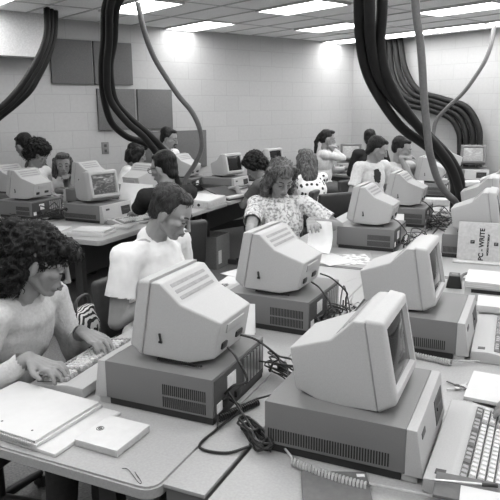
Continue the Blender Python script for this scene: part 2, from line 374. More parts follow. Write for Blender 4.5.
# ------------------------------------------------------------------ computers
CW, CD, CH = .387, .377, .146
def make_cpu():
    t = empty('desktop_computer', (0, 0, 0), 0, 'x', 'computer', 'grey desktop computers')
    bm = bmesh.new(); box(bm, (-CD/2, 0, (CH+.024)/2), (CD, CW, CH-.024), bev=.003); link('case', bm, M_case, t)
    bm = bmesh.new(); box(bm, (-CD/2-.004, 0, .013), (CD-.012, CW-.012, .024)); link('base', bm, M_dark, t)
    bm = bmesh.new(); prism(bm, [(0, CH), (.026, CH-.001), (.046, .020), (0, .020)], -CW/2, CW/2, bev=.003); fb = link('front_bezel', bm, M_bezel, t)
    bm = bmesh.new(); sl = .020/.126
    def fx(z): return .046-(z-.02)*sl
    prism(bm, [(fx(.115)-.003, .115), (fx(.115)+.0012, .115), (fx(.045)+.0012, .045), (fx(.045)-.003, .045)], .045, .165); d = link('disk_drive', bm, M_dark, t, False)
    bm = bmesh.new(); prism(bm, [(fx(.088)+.004, .088), (fx(.078)+.004, .078), (fx(.078), .078), (fx(.088), .088)], .07, .145); link('slot', bm, M_char, d, False)
    bm = bmesh.new(); prism(bm, [(fx(.118)-.002, .118), (fx(.118)+.0015, .118), (fx(.103)+.0015, .103), (fx(.103)-.002, .103)], -.15, -.105); link('nameplate', bm, M_char, t, False)
    for y in (-1, 1):
        bm = bmesh.new(); box(bm, (.012, y*(CW/2-.022), .01), (.04, .03, .02), bev=.003); link('foot', bm, M_bezel, t)
    # long row of slots on the right side, two-row grille on the left side
    bm = bmesh.new()
    for k in range(46): box(bm, (-.365+.0072*k, -CW/2-.0002, .052), (.0036, .0016, .036))
    link('side_vent', bm, M_vent, t, False)
    bm = bmesh.new()
    for k in range(22):
        for z in (.048, .088): box(bm, (-.352+.0068*k, CW/2+.0002, z), (.0036, .0016, .033))
    link('side_grille', bm, M_vent, t, False)
    bm = bmesh.new(); box(bm, (-CD-.001, 0, .078), (.003, CW-.02, .118)); rp = link('rear_panel', bm, M_port, t, False)
    for c_, s_ in (((-CD-.0035, .07, .095), (.002, .06, .05)), ((-CD-.0035, .155, .045), (.002, .035, .03))): bm = bmesh.new(); box(bm, c_, s_); link('rating_label', bm, M_label, rp, False)
    for k in range(6): bm = bmesh.new(); box(bm, (-CD-.004, -.16+.026*k, .085), (.004, .016, .09)); link('slot_bracket', bm, M_metal, rp, False)
    for c_, s_ in (((-CD-.006, .12, .05), (.01, .035, .025)), ((-CD-.006, .03, .04), (.01, .04, .02))): bm = bmesh.new(); box(bm, c_, s_, bev=.002); link('socket', bm, M_dark, rp)
    return t
def make_monitor():
    t = empty('monitor', (0, 0, 0), 0, 'x', 'monitor', 'beige tube monitors')
    # front frame
    bm = bmesh.new(); hw = .150
    F = [(0, .048), (-.043, .262)]; B = [(-.045, .022), (-.088, .266)]
    v = [bm.verts.new((x, y, z)) for x, y, z in ((F[0][0], -hw+.006, F[0][1]), (F[0][0], hw-.006, F[0][1]), (F[1][0], hw-.006, F[1][1]), (F[1][0], -hw+.006, F[1][1]),
        (B[0][0], -hw, B[0][1]), (B[0][0], hw, B[0][1]), (B[1][0], hw, B[1][1]), (B[1][0], -hw, B[1][1]))]
    fr = bm.faces.new((v[0], v[1], v[2], v[3]))
    for a in ((4, 7, 6, 5), (0, 4, 5, 1), (1, 5, 6, 2), (2, 6, 7, 3), (3, 7, 4, 0)): bm.faces.new([v[i] for i in a])
    oe = list(fr.edges) + [e for e in bm.edges if e not in list(fr.edges) and not (e.verts[0] in v[4:] and e.verts[1] in v[4:])]
    bmesh.ops.bevel(bm, geom=oe, offset=.011, segments=3, profile=.6, affect='EDGES')
    bm.normal_update(); n = Vector((.98, 0, .197)).normalized()
    fr = max((f for f in bm.faces if f.normal.angle(n) < .1 or f.normal.angle(-n) < .1), key=lambda f: f.calc_area() if f.calc_center_median().x > -.04 else 0)
    if fr.normal.dot(n) < 0: n = -n
    bmesh.ops.inset_region(bm, faces=[fr], thickness=.016)
    r = bmesh.ops.inset_region(bm, faces=[fr], thickness=.009, depth=-.013)
    cen = fr.calc_center_median().copy(); fv = [x.co.copy() for x in fr.verts]
    link('screen_frame', bm, M_beige, t, angle=35)
    ys = [c.y for c in fv]; zs = [c.z for c in fv]; w, h = max(ys)-min(ys), (max(zs)-min(zs))*1.02
    bm = bmesh.new(); N = 12; g = []
    ax = Vector((-.043, 0, .214)).normalized(); nn = Vector((.214, 0, .043)).normalized()
    for i in range(N+1):
        for j in range(N+1):
            a, b = i/N*2-1, j/N*2-1
            g.append(bm.verts.new(cen + Vector((0, 1, 0))*a*w/2 + ax*b*h/2 + nn*(.001+.011*(1-a*a)*(1-b*b)**.5 if abs(b) < 1 else .001)))
    for i in range(N):
        for j in range(N): q = i*(N+1)+j; bm.faces.new((g[q], g[q+1], g[q+N+2], g[q+N+1]))
    link('screen', bm, M_screen, t)
    # dark joint line, then the tapering rear housing
    bm = bmesh.new(); prism(bm, [(-.086, .256), (-.093, .256), (-.0505, .026), (-.0440, .026)], -.144, .144); link('joint', bm, M_groove, t, False)
    bm = bmesh.new()
    prism(bm, [(-.0893, .259), (-.120, .258), (-.182, .195), (-.305, .146), (-.282, .030), (-.20, .010), (-.0473, .022)], -.146, .146, bev=.007, tap=lambda x: 1-.26*max(0, (-x-.12)/.19))
    hs = link('housing', bm, M_beige, t, angle=35)
    # grooves of the vent on the slope
    a = Vector((-.120, 0, .258)); b = Vector((-.182, 0, .195)); d = (b-a).normalized(); nr = Vector((-d.z, 0, d.x));  nr = nr if nr.z > 0 else -nr
    bm = bmesh.new()
    for k in range(3):
        p = a.lerp(b, .26+.27*k) + nr*.0005; box(bm, p, (.012, .215, .0016), (0, math.atan2(-d.z, d.x), 0), bev=.0009, seg=1)
    link('top_vent', bm, M_groove, hs)
    bm = bmesh.new(); box(bm, (-.115, .1465, .085), (.006, .004, .03), (0, .15, 0)); box(bm, (-.115, .1465, .072), (.012, .004, .006)); link('side_notch', bm, M_dark, hs, False)
    for c_, s_ in (((-.288, .06, .060), (.012, .035, .022)), ((-.289, -.045, .065), (.012, .045, .02))): bm = bmesh.new(); box(bm, c_, s_, (0, -.2, 0), bev=.003); link('rear_socket', bm, M_dark, hs)
    bm = bmesh.new(); box(bm, (-.299, .0, .112), (.006, .12, .03), (0, -.2, 0), bev=.002); link('rear_plate', bm, M_bezel, hs)
    for y in (-1, 1):
        bm = bmesh.new()
        for k in range(24): box(bm, (-.10-.0065*k, y*.138, .0125), (.003, .01, .006))
        link('bottom_vent', bm, M_vent, hs, False)
    bm = bmesh.new(); cyl(bm, (-.15, 0, .012), (-.15, 0, .03), .085, .08, 24); link('swivel_base', bm, M_bezel, t)
    return t
CPU0, MON0 = make_cpu(), make_monitor(); cpu_n = [0]
def computer(u, v, face, lab_c, lab_m, yaw=0, myaw=0, moff=-.035, lit=None, z=DESK, mon=True, cpu=True, at=None, mz=0, ms=0):
    """u: front seam, v: nearer side"""
    rz = (RF if face == 'R' else LF) + yaw; p = W(u, v + CW/2, z+.001)
    if at is not None: p = Vector((at[0].x, at[0].y, z+.001)); rz = at[1]
    c = m = None
    if cpu:
        c = CPU0 if cpu_n[0] == 0 else copy_tree(CPU0); cpu_n[0] += 1
        c.location = p; c.rotation_euler = (0, 0, rz); c['label'] = lab_c
    if mon:
        m = MON0 if not MON0.get('used') else copy_tree(MON0); MON0['used'] = 1
        m.location = p + Matrix.Rotation(rz, 3, 'Z') @ Vector((moff, ms, CH+.0005+mz)); m.rotation_euler = (0, 0, rz+myaw); m['label'] = lab_m
        if lit:
            for ch in m.children:
                if ch.name.startswith('screen_frame') and lit is M_lit2:
                    ch.data = ch.data.copy(); ch.data.materials.clear(); ch.data.materials.append(mat('dark_frame', .16))
                if ch.name.startswith('screen') and 'frame' not in ch.name:
                    ch.data = ch.data.copy(); ch.data.materials.clear(); ch.data.materials.append(lit)
    return c, m
computer(-.531, .285, 'L', 'grey computer in front of the woman in the pale sweater, cords at its port-covered back', 'large beige monitor seen from behind, in front of the man in the white T-shirt', yaw=.015, moff=-.062, mz=-.002)
computer(.415, .234, 'R', 'grey computer at the bottom centre with a long row of side slots', 'large beige monitor turned right in the foreground, on the computer nearest the camera', moff=-.034, mz=-.018)
computer(.436, 1.087, 'R', 'grey computer right of centre, beside the keyboard at the right edge', 'beige monitor turned right, second from the camera in the right-hand row', moff=-.085, mz=-.010)
computer(-.512, 1.112, 'L', 'grey computer with a two-row side grille in the centre of the picture', 'beige monitor in the centre, seen from behind, below the woman in patterned blouse', yaw=-.03, moff=-.03, ms=.03)
computer(-.523, 2.76, 'L', 'grey computer behind the loose papers, third in the centre row of computers turned left', 'beige monitor turned away, in front of the man with a printed T-shirt', moff=-.045)
computer(-.48, 3.69, 'L', 'grey computer fourth in the row, half hidden behind a white paper tent', 'beige monitor turned away, just in front of the man with hand at his chin', moff=-.04)
computer(.53, 2.76, 'R', 'grey computer standing behind the upright software manual', 'beige monitor behind the upright software manual, cut by the right edge', moff=-.045)
computer(.50, 3.60, 'R', 'grey computer hidden among cords beyond the one behind the manual', 'beige monitor at the right edge, one place beyond the one behind the manual', moff=-.05)
computer(-.56, 5.44, 'L', 'far grey computer beyond the thick hose ends', 'far beige monitor rounded at the top, left of where the thick hoses land', moff=-.04)
computer(.55, 4.6-.12, 'R', 'grey computer at the right edge, farthest of the right-hand row', 'beige monitor at the right edge with only its sloping rear showing, farthest in the row', moff=-.04, cpu=True)
# left block
computer(-3.60, 2.81, 'L', 'grey computer at the left edge with a black port panel and white label', 'beige monitor at left seen from behind, its vents on top', moff=-.05)
computer(-2.55, 2.87, 'R', 'grey computer with dark disk drive under the lit monitor at left', 'beige monitor with grey text on its lit screen, facing right on the left desk', lit=M_lit, moff=-.07, myaw=-.25, yaw=-.03)
computer(-3.58, 3.66, 'L', 'grey computer hidden behind the lit monitor at left', 'beige monitor with top vents directly behind the lit one', moff=-.02)
computer(-4.13, 3.12, 'L', 'grey computer cut off by the left edge of the picture', 'beige monitor cut off by the left edge of the picture', moff=-.05)
computer(-3.22, 4.88, 'L', 'grey computer in front of the mustached man, cords at its dark back', 'beige monitor seen from behind, below the mustached man', moff=-.03)
computer(-2.45, 5.09, 'R', 'grey computer with a dark drive beside the curly-haired man', 'beige monitor with a dark screen left of the curly-haired man', moff=-.03, myaw=-.25)
computer(-2.35, 6.1, 'R', 'grey computer hidden behind the curly-haired man', 'small far monitor with dark screen peeking above the curly-haired man', moff=-.03, myaw=-.3)
# monitor seen square from behind (with nameplate)
computer(-2.62, 3.74, 'R', 'grey computer behind the white standing sheet at left', 'beige monitor turned square away, between the lit monitor and the man in glasses', moff=-.1, myaw=1.35)
# far corner terminal and the one by the right wall
computer(0, 0, 'R', 'small far computer on the corner desk', 'small far monitor with glowing screen left of the man in the dark suit', lit=M_lit2, at=(Vector((1.43, 8.88, 0)), R(-100)), moff=-.08)
computer(0, 0, 'R', 'far computer below the terminal by the right wall', 'far terminal with grey screen and dark frame in front of the wall hoses', lit=M_lit2, at=(Vector((2.80, 7.86, 0)), R(-106)), moff=-.05, mz=.03)
computer(0, 0, 'L', 'far computer at the right edge by the wall', 'pale far monitor at the right edge, seen from behind', at=(Vector((2.92, 7.15, 0)), R(150)), moff=-.05)
computer(0, 0, 'L', 'far computer left of the wall terminal', 'pale far monitor beside the wall terminal, mostly hidden', at=(Vector((2.36, 8.10, 0)), R(170)), moff=-.05)

# ------------------------------------------------------------------ keyboards
KD, KL = .22, .46
def make_keyboard():
    t = empty('keyboard', (0, 0, 0), 0, 'x', 'keyboard', 'pale computer keyboards')   # x=0 rear edge, +x towards typist; y length
    prof = [(0, .006), (0, .040), (.06, .044), (KD, .020), (KD, .004), (KD-.01, 0), (.02, 0)]
    bm = bmesh.new(); prism(bm, prof, -KL/2, KL/2, bev=.003); link('body', bm, M_bezel, t)
    sl = -.024/.16; ang = math.atan(-sl)
    def top(x): return .044 + (x-.06)*sl
    bm = bmesh.new(); box(bm, (.14, .0, top(.14)), (.125, KL-.05, .003), (0, ang, 0)); link('key_well', bm, M_kbwell, t, False)
    bm = bmesh.new(); box(bm, (.035, -KL/2+.04, .0425), (.025, .022, .003), (0, -.05, 0)); link('nameplate', bm, M_char, t, False)
    kb = bmesh.new(); a = .0082; b = .0062
    v = [kb.verts.new((x*a, y*a, 0)) for x, y in ((-1, -1), (1, -1), (1, 1), (-1, 1))] + [kb.verts.new((x*b, y*b, .009)) for x, y in ((-1, -1), (1, -1), (1, 1), (-1, 1))]
    for f in ((4, 5, 6, 7), (0, 1, 5, 4), (1, 2, 6, 5), (2, 3, 7, 6), (3, 0, 4, 7)): kb.faces.new([v[i] for i in f])
    K = link('key', kb, M_key, t, False); mel = K.data; med = mel.copy(); med.materials.clear(); med.materials.append(M_keyd); first = True
    for r_ in range(6):
        x = .087 + .0198*r_; n = 16; y = -KL/2+.037
        for c_ in range(19):
            yy = -KL/2 + .037 + .0215*c_
            if r_ == 0 and c_ % 4 == 3: continue
            wide = 1
            if r_ == 5:
                if c_ in (5, 6, 8, 9): continue
                wide = 5 if c_ == 7 else 1
            k = K if first else K.copy()
            if not first: COL.objects.link(k); k.parent = t
            first = False
            k.location = (x, yy, top(x)+.0015); k.rotation_euler = (0, ang, 0); k.scale = (1, wide*1.0+(.2 if wide > 1 else 0), 1)
            k.data = med if (r_ == 0 or c_ in (0, 14) or (r_ == 5 and wide == 1)) else mel
    return t
KB0 = make_keyboard()
def kb(u, v, rz, lab, z=DESK, first=False):
    o = KB0 if first else copy_tree(KB0); o.location = W(u, v, z+.001); o.rotation_euler = (0, 0, rz); o['label'] = lab; return o
kb(.468, .44, RF-.02, 'pale keyboard at the bottom right corner, partly covered by a dark folder', first=True)
kb(.48, 1.33, RF+.03, 'pale keyboard at the right edge beside the second computer')
kb(-.625, .50, LF+.06, 'pale keyboard under the hands of the woman in the pale sweater')
kb(-.64, 1.33, LF, 'pale keyboard in front of the man in the white T-shirt')
kb(-2.43, 3.10, RF-.3, 'pale keyboard under the hands of the man in glasses')
KBS = [kb(-3.70, 3.85, LF, 'pale keyboard of the dark-haired woman at far left'), kb(-.66, 5.05, LF, 'pale keyboard under the arm of the man with printed T-shirt')]

# ------------------------------------------------------------------ hoses
HOSES = {
  'left_a': [(-1.947, 6.4, 2.598), (-1.936, 6.317, 2.364), (-1.971, 6.233, 2.192), (-2.058, 6.15, 2.004), (-2.173, 6.067, 1.819), (-2.325, 5.983, 1.655), (-2.588, 5.9, 1.476), (-2.9, 5.8, 1.25), (-3.1, 5.7, .8)],
  'left_b': [(-1.938, 6.5, 2.598), (-1.935, 6.417, 2.357), (-1.998, 6.333, 2.136), (-2.092, 6.25, 1.945), (-2.193, 6.167, 1.785), (-2.369, 6.083, 1.609), (-2.637, 6.0, 1.426), (-2.95, 5.9, 1.2), (-3.15, 5.8, .8)],
  'left_c': [(-1.925, 6.6, 2.598), (-1.931, 6.517, 2.34), (-1.991, 6.433, 2.124), (-2.067, 6.35, 1.949), (-2.16, 6.267, 1.787), (-2.411, 6.183, 1.57), (-2.687, 6.1, 1.366), (-3.0, 6.0, 1.15), (-3.2, 5.9, .8)],
  'mid_a': [(-1.12, 5.5, 2.598), (-1.24, 5.733, 2.48), (-1.294, 5.867, 2.232), (-1.356, 6.0, 2.008), (-1.386, 6.133, 1.778), (-1.359, 6.267, 1.524), (-1.243, 6.4, 1.372), (-1.107, 6.533, 1.304), (-0.944, 6.667, 1.182), (-0.887, 6.8, 0.881), (-.88, 6.83, .76)],
  'mid_b': [(-1.05, 5.3, 2.598), (-1.16, 5.544, 2.45), (-1.211, 5.689, 2.214), (-1.273, 5.833, 1.998), (-1.297, 5.978, 1.738), (-1.178, 6.122, 1.519), (-1.049, 6.267, 1.376), (-0.958, 6.411, 1.219), (-0.892, 6.556, 1.054), (-0.832, 6.7, 0.87), (-.82, 6.72, .76)],
  'mid_c': [(-.99, 5.4, 2.598), (-1.126, 5.639, 2.46), (-1.186, 5.778, 2.223), (-1.264, 5.917, 2.003), (-1.263, 6.056, 1.721), (-1.146, 6.194, 1.543), (-1.009, 6.333, 1.397), (-0.914, 6.472, 1.27), (-0.834, 6.611, 1.133), (-0.784, 6.75, 0.864), (-.78, 6.77, .76)],
  'grey_mid': [(-1.006, 6.04, 2.598), (-1.003, 6.09, 2.53), (-0.986, 6.16, 2.385), (-0.941, 6.24, 2.204), (-0.873, 6.32, 2.043), (-0.705, 6.4, 1.77), (-0.578, 6.48, 1.603), (-0.507, 6.56, 1.421), (-0.502, 6.64, 1.232), (-0.582, 6.72, 1.059), (-0.69, 6.8, 0.90), (-.72, 6.83, .76)],
  'big_a': [(0.645, 3.92, 2.598), (0.68, 4.067, 2.232), (0.728, 4.233, 2.03), (0.81, 4.4, 1.851), (0.954, 4.567, 1.666), (1.138, 4.733, 1.485), (1.363, 4.9, 1.349), (1.587, 5.067, 1.195), (1.716, 5.233, 1.021), (1.78, 5.4, 0.862), (1.79, 5.42, .70)],
  'big_b': [(0.684, 3.84, 2.598), (0.73, 3.989, 2.22), (0.782, 4.178, 2.025), (0.872, 4.367, 1.849), (1.015, 4.556, 1.7), (1.197, 4.744, 1.557), (1.408, 4.933, 1.408), (1.634, 5.122, 1.23), (1.79, 5.311, 1.046), (1.874, 5.5, 0.856), (1.88, 5.51, .70)],
  'big_c': [(0.780, 3.92, 2.598), (0.819, 4.056, 2.229), (0.846, 4.211, 2.027), (0.926, 4.367, 1.848), (1.057, 4.522, 1.686), (1.234, 4.678, 1.508), (1.429, 4.833, 1.345), (1.595, 4.989, 1.185), (1.711, 5.144, 1.031), (1.80, 5.3, 0.876), (1.82, 5.32, .70)],
  'grey_right': [(1.055, 4.3, 2.598), (1.103, 4.362, 2.273), (1.169, 4.425, 2.007), (1.228, 4.488, 1.67), (1.292, 4.55, 1.362), (1.337, 4.612, 1.257), (1.408, 4.675, 1.11), (1.506, 4.738, 0.99), (1.605, 4.8, 0.90), (1.65, 4.83, .76)],
  'wall_a': [(2.156, 9.341, 2.598), (2.228, 9.252, 2.182), (2.38, 9.064, 1.871), (2.632, 8.754, 1.747), (2.868, 8.462, 1.634), (2.991, 8.311, 1.39), (3.018, 8.278, 1.147), (3.026, 8.267, 0.76)],
  'wall_b': [(2.099, 9.411, 2.598), (2.172, 9.321, 2.117), (2.328, 9.128, 1.825), (2.604, 8.788, 1.696), (2.824, 8.517, 1.582), (2.932, 8.384, 1.376), (2.958, 8.352, 1.143), (2.966, 8.342, 0.76)],
  'wall_c': [(2.041, 9.483, 2.598), (2.097, 9.414, 2.094), (2.259, 9.213, 1.779), (2.566, 8.835, 1.647), (2.778, 8.573, 1.536), (2.873, 8.457, 1.348), (2.897, 8.427, 1.139), (2.906, 8.416, 0.76)],
  'wall_d': [(1.983, 9.554, 2.598), (2.028, 9.499, 2.099), (2.189, 9.3, 1.725), (2.527, 8.883, 1.593), (2.722, 8.642, 1.49), (2.813, 8.531, 1.32), (2.836, 8.502, 1.135), (2.844, 8.492, 0.76)],
  'grey_wall': [(2.978, 7.962, 2.598), (2.96, 7.984, 2.375), (2.918, 8.036, 2.186), (2.843, 8.129, 2.001), (2.745, 8.249, 1.809), (2.596, 8.433, 1.61), (2.515, 8.533, 1.472), (2.488, 8.567, 1.307), (2.483, 8.572, .76)],
}
HL = {
 'left_a': 'dark ribbed hose, left one of the bundle curving out at the left edge', 'left_b': 'dark ribbed hose, middle one of the bundle curving out at the left edge', 'left_c': 'dark ribbed hose, right one of the bundle curving out at the left edge',
 'mid_a': 'dark hose sagging lowest, left one of the bundle in front of the sound panels', 'mid_b': 'dark hose between the other two of the bundle in front of the sound panels', 'mid_c': 'dark hose, right one of the bundle in front of the sound panels',
 'grey_mid': 'slim grey hose curving down alone to the mustached man\'s computer', 'big_a': 'thick ribbed black hose, left one of the big triple sweep', 'big_b': 'thick ribbed black hose, middle one of the big triple sweep', 'big_c': 'thick ribbed black hose, right one of the big triple sweep',
 'grey_right': 'light grey hose hanging alone in front of the big black hoses', 'wall_a': 'dark hose on the right wall, outermost of the four in the S bend', 'wall_b': 'dark hose on the right wall, second from outside in the S bend',
 'wall_c': 'dark hose on the right wall, third from outside in the S bend', 'wall_d': 'dark hose on the right wall, innermost of the four in the S bend', 'grey_wall': 'thin grey hose crossing over the wall hoses from the upper right'}
HR = {'left': .030, 'mid': .033, 'big': .0345, 'wall': .040, 'grey_mid': .026, 'grey_right': .027, 'grey_wall': .026}
for k, pts in HOSES.items():
    rad = HR.get(k) or HR[k.split('_')[0]]; path = resample(spline(pts, 14), .007)
    rr = [rad*(1 + (.045 if i % 2 else -.045)) for i in range(len(path))]
    if k.startswith('grey'): rr = [rad]*len(path)
    bm = bmesh.new(); tube(bm, path, rr, 12)
    o = link('cable_hose', bm, M_hose2 if k.startswith('grey') else M_hose, smooth=not False, angle=80)
    prop(o, HL[k], 'hose', {'left': 'dark hoses at the left edge', 'mid': 'dark hoses before the sound panels', 'big': 'big black hoses', 'wall': 'dark hoses on the right wall', 'grey': 'grey hoses'}[k.split('_')[0]])

# ------------------------------------------------------------------ cords
def cord(name, pts, r, m, label, n=8, cat='cord', group=None, parent=None):
    bm = bmesh.new(); tube(bm, spline(pts, n), r, 6); o = link(name, bm, m, parent)
    if parent is None: prop(o, label, cat, group)
    return o
def coil(name, p0, p1, rad, pitch, r, m, label, sag=0, bend=(0, 0), tails=None):
    p0, p1 = Vector(p0), Vector(p1); d = p1-p0; L = d.length; n = max(3, int(L/pitch)); x = Vector((0, 0, 1)); y = d.normalized().cross(x).normalized(); pts = []
    for i in range(n*8+1):
        a = i/8*2*pi; t = i/(n*8); c = p0 + d*t + Vector((0, 0, -sag*4*t*(1-t))) + y*bend[0]*4*t*(1-t)
        pts.append(c + x*cos(a)*rad + y*sin(a)*rad)
    if tails: pts = [Vector(tails[0])] + pts + [Vector(tails[1])]
    bm = bmesh.new(); tube(bm, pts, r, 5); return prop(link(name, bm, m), label, 'cord')
z = DESK
coil('coiled_cord', W(.135, .195, z+.012), W(.345, .165, z+.012), .0095, .0090, .0036, M_cordg, 'pale coiled keyboard cord along the front of the nearest computer', bend=(.01, 0), tails=(W(.07, .27, z+.01), W(.5, .19, z+.012)))
coil('coiled_cord', W(.28, 1.055, z+.012), W(.43, 1.03, z+.012), .0095, .0090, .0036, M_cordg, 'pale coiled keyboard cord in front of the second computer on the right', tails=(W(.2, 1.07, z+.01), W(.52, 1.09, z+.01)))
coil('coiled_cord', W(-.15, .32, z+.013), W(-.085, .47, z+.013), .010, .0075, .0031, M_cord, 'black coiled cord behind the nearest left-hand computer', tails=(W(-.12, .26, z+.02), W(-.05, .5, z+.03)))
coil('coiled_cord', W(.06, 1.12, z+.2), W(.3, 1.06, z+.165), .004, .004, .0015, M_cord, 'x') if False else None
def bundle(center, label, size=.06, loops=6, r=.0035, rz=0, tall=.02, seed=1, m=None, ends=()):
    """a hank of cord tied in the middle"""
    rnd = random.Random(seed); pts = []
    c = Vector(center); q = Matrix.Rotation(rz, 3, 'Z')
    for k in range(loops):
        a = size*(.75+.35*rnd.random()); w = size*(.22+.2*rnd.random()); zz = .006 + tall*rnd.random()
        for i in range(10):
            th = 2*pi*i/10; pin = .35+.65*abs(cos(th))
            pts.append(c + q @ Vector((a*cos(th), w*sin(th)*pin + .006*rnd.uniform(-1, 1), zz + .004*sin(th*2+k))))
    pts = [Vector(p) for p in ends[:1]] + pts + [Vector(p) for p in ends[1:]]
    bm = bmesh.new(); tube(bm, spline(pts, 3), r, 6)
    box(bm, c + Vector((0, 0, .010+tall*.4)), (.012, size*.42, min(.03, tall+.012)), (0, 0, rz), bev=.003)
    return prop(link('cord_hank', bm, m or M_cord), label, 'cord', 'hanks of power cord')
bundle(W(-.005, .265, z), 'black power cord hank on the gap between the two foreground desks', .085, 7, .0036, -1.15, .035, 3, ends=(W(-.18, .42, z+.07), W(.04, .33, z+.02)))
bundle(W(-.085, .67, z+.01), 'black power cord hank standing in loops behind the nearest monitor', .08, 7, .0030, -1.0, .08, 5, ends=(W(-.14, .60, z+.09), W(0, .52, z+.03)))
def tangle(u, v, du, dv, h, n, label, seed, r=.0035, m=None):
    rnd = random.Random(seed); pts = [W(u+rnd.uniform(-du, du), v+rnd.uniform(-dv, dv), z+.006+rnd.random()**1.5*h) for _ in range(n)]
    bm = bmesh.new(); tube(bm, spline(pts, 5), r, 5); return prop(link('tangled_cord', bm, m or M_cord), label, 'cord', 'tangled cords')
tangle(-.055, 1.30, .06, .22, .11, 34, 'black cords tangled behind the centre computer', 11)
tangle(-.02, 1.42, .07, .14, .06, 14, 'pale cords tangled among the black ones behind the centre computer', 12, m=M_cordg)
tangle(-.05, 2.95, .07, .24, .12, 34, 'black cords tangled behind the third centre computer', 13)
tangle(-.0, 3.75, .11, .32, .14, 60, 'black cords tangled behind the fourth centre computer', 14)
tangle(.0, 3.95, .1, .22, .10, 20, 'pale cords tangled beside the fourth centre computer', 15, m=M_cordg)
tangle(-3.02, 2.95, .14, .16, .12, 46, 'black cords tangled between the two left desks', 16, .005)
tangle(-2.85, 4.95, .05, .16, .12, 36, 'black cords tangled behind the mustached man\'s computer', 17, .006)
tangle(.35, 5.6, .2, .25, .12, 40, 'dark cords tangled beyond the right-hand monitors', 18, .007)
# leads from monitors to computers
def lead(a, b, lab, sag=.05, r=.004, out=.05, side=(0, 0, 0)):
    a, b = Vector(a), Vector(b); m_ = (a+b)/2 + Vector(side) + Vector((0, 0, sag)); cord('monitor_lead', [a, a.lerp(m_, .45)+Vector((0, 0, out*.3)), m_, m_.lerp(b, .6)+Vector((0, 0, out*.2)), b], r, M_cord, lab, group='monitor leads')
lead(W(-.165, .42, z+.20), W(-.147, .36, z+.075), 'black lead hanging from the nearest monitor rear to its computer', side=UD*.07, sag=-.02)
lead(W(-.165, .51, z+.21), W(-.10, .60, z+.06), 'second black lead from the nearest monitor rear, running to the looped hank', side=UD*.08, sag=.0)
lead(W(-.17, 1.22, z+.20), W(-.10, 1.16, z+.06), 'black lead drooping from the centre monitor rear', side=UD*.06, sag=-.01)
lead(W(-.17, 1.33, z+.21), W(-.07, 1.40, z+.05), 'second black lead from the centre monitor rear', side=UD*.06, sag=.0)
lead(W(-.18, 2.88, z+.20), W(-.11, 2.84, z+.06), 'black lead behind the third centre monitor', side=UD*.06, sag=-.01)
lead(W(-.17, 3.81, z+.20), W(-.08, 3.86, z+.06), 'black lead behind the fourth centre monitor', side=UD*.06, sag=-.01)
cord('power_lead', [W(-.148, .385, z+.05), W(-.10, .37, z+.03), W(-.13, .27, z+.006), W(-.13, .17, z+.005), W(-.05, .17, z+.005), W(.0, .22, z+.01)], .0042, M_cord, 'black lead looping over the desk from the nearest left-hand computer')
cord('grey_lead', [W(.33, 2.20, z+.006), W(.34, 2.26, z+.03), W(.40, 2.29, z+.035), W(.46, 2.25, z+.02), W(.47, 2.2, z+.006)], .008, M_case, 'short grey cable bend on the desk by the small black box')

# ------------------------------------------------------------------ papers, books and boxes
def thing_box(name, u, v, zz, size, rz, m, label, cat, bev=.002, group=None):
    bm = bmesh.new(); box(bm, (0, 0, size[2]/2), size, bev=bev); o = link(name, bm, m); o.location = W(u, v, zz); o.rotation_euler = (0, 0, -TA+rz); return prop(o, label, cat, group)
def sheet(name, u, v, w, l, rz, label, zz=DESK, curl=.0, m=None, group=None, cat='paper'):
    bm = bmesh.new(); N = 8; g = []
    for i in range(N+1):
        for j in range(N+1):
            x, y = i/N-.5, j/N-.5; g.append(bm.verts.new((x*w, y*l, .001+curl*max(0, x*2*abs(x)*2+.2*y))))
    for i in range(N):
        for j in range(N): q = i*(N+1)+j; bm.faces.new((g[q], g[q+N+1], g[q+N+2], g[q+1]))
    r = bmesh.ops.extrude_face_region(bm, geom=bm.faces[:]); bmesh.ops.translate(bm, vec=(0, 0, .0012), verts=[q for q in r['geom'] if isinstance(q, bmesh.types.BMVert)])
    o = link(name, bm, m or M_white); o.location = W(u, v, zz); o.rotation_euler = (0, 0, -TA+rz); return prop(o, label, cat, group)
# spiral notebook on folders, bottom left
nrz = -.05
thing_box('paper_folder', -.655, .115, DESK+.001, (.40, .27, .010), nrz, M_paper2, 'pale folder lying under the spiral notebook', 'folder')
t = empty('spiral_notebook', W(-.70, .115, DESK+.012), -TA+nrz, 'open spiral notebook with white pages at the bottom left', 'notebook')
bm = bmesh.new(); box(bm, (0, 0, .005), (.36, .27, .010), bev=.002); link('cover', bm, M_paper2, t)
bm = bmesh.new()
for k in range(4): box(bm, (-.002+.0005*k, .001, .0112+.0018*k), (.35-.002*k, .262, .0015))
link('pages', bm, M_white, t, False)
bm = bmesh.new()
for k in range(42):
    cx_ = -.17+.0082*k; c = Vector((cx_, -.134, .009))
    tube(bm, [c+Vector((.0006*j, .008*cos(j*pi/4), .011*sin(j*pi/4))) for j in range(9)], .0011, 4)
link('spiral_wire', bm, M_metal, t)
for x in (-.12, .0, .12): bm = bmesh.new(); cyl(bm, (x, -.09, .015), (x, -.09, .0178), .0035, seg=10); link('punch_hole', bm, M_ink, t, False)
thing_box('paper_strip', -.475, .11, DESK+.001, (.03, .27, .008), -.12, M_paper2, 'narrow pale strip of paper sticking out beside the notebook', 'paper')
t = empty('software_box', W(-.378, .115, DESK+.001), -TA-.02, 'pale square boxed manual with a round emblem on its cover', 'book')
bm = bmesh.new(); box(bm, (0, 0, .009), (.143, .153, .016), bev=.0015); link('slipcase', bm, M_cover, t)
bm = bmesh.new(); box(bm, (0, 0, .0195), (.145, .155, .004), bev=.001); cv = link('cover', bm, M_paper2, t)
bm = bmesh.new()
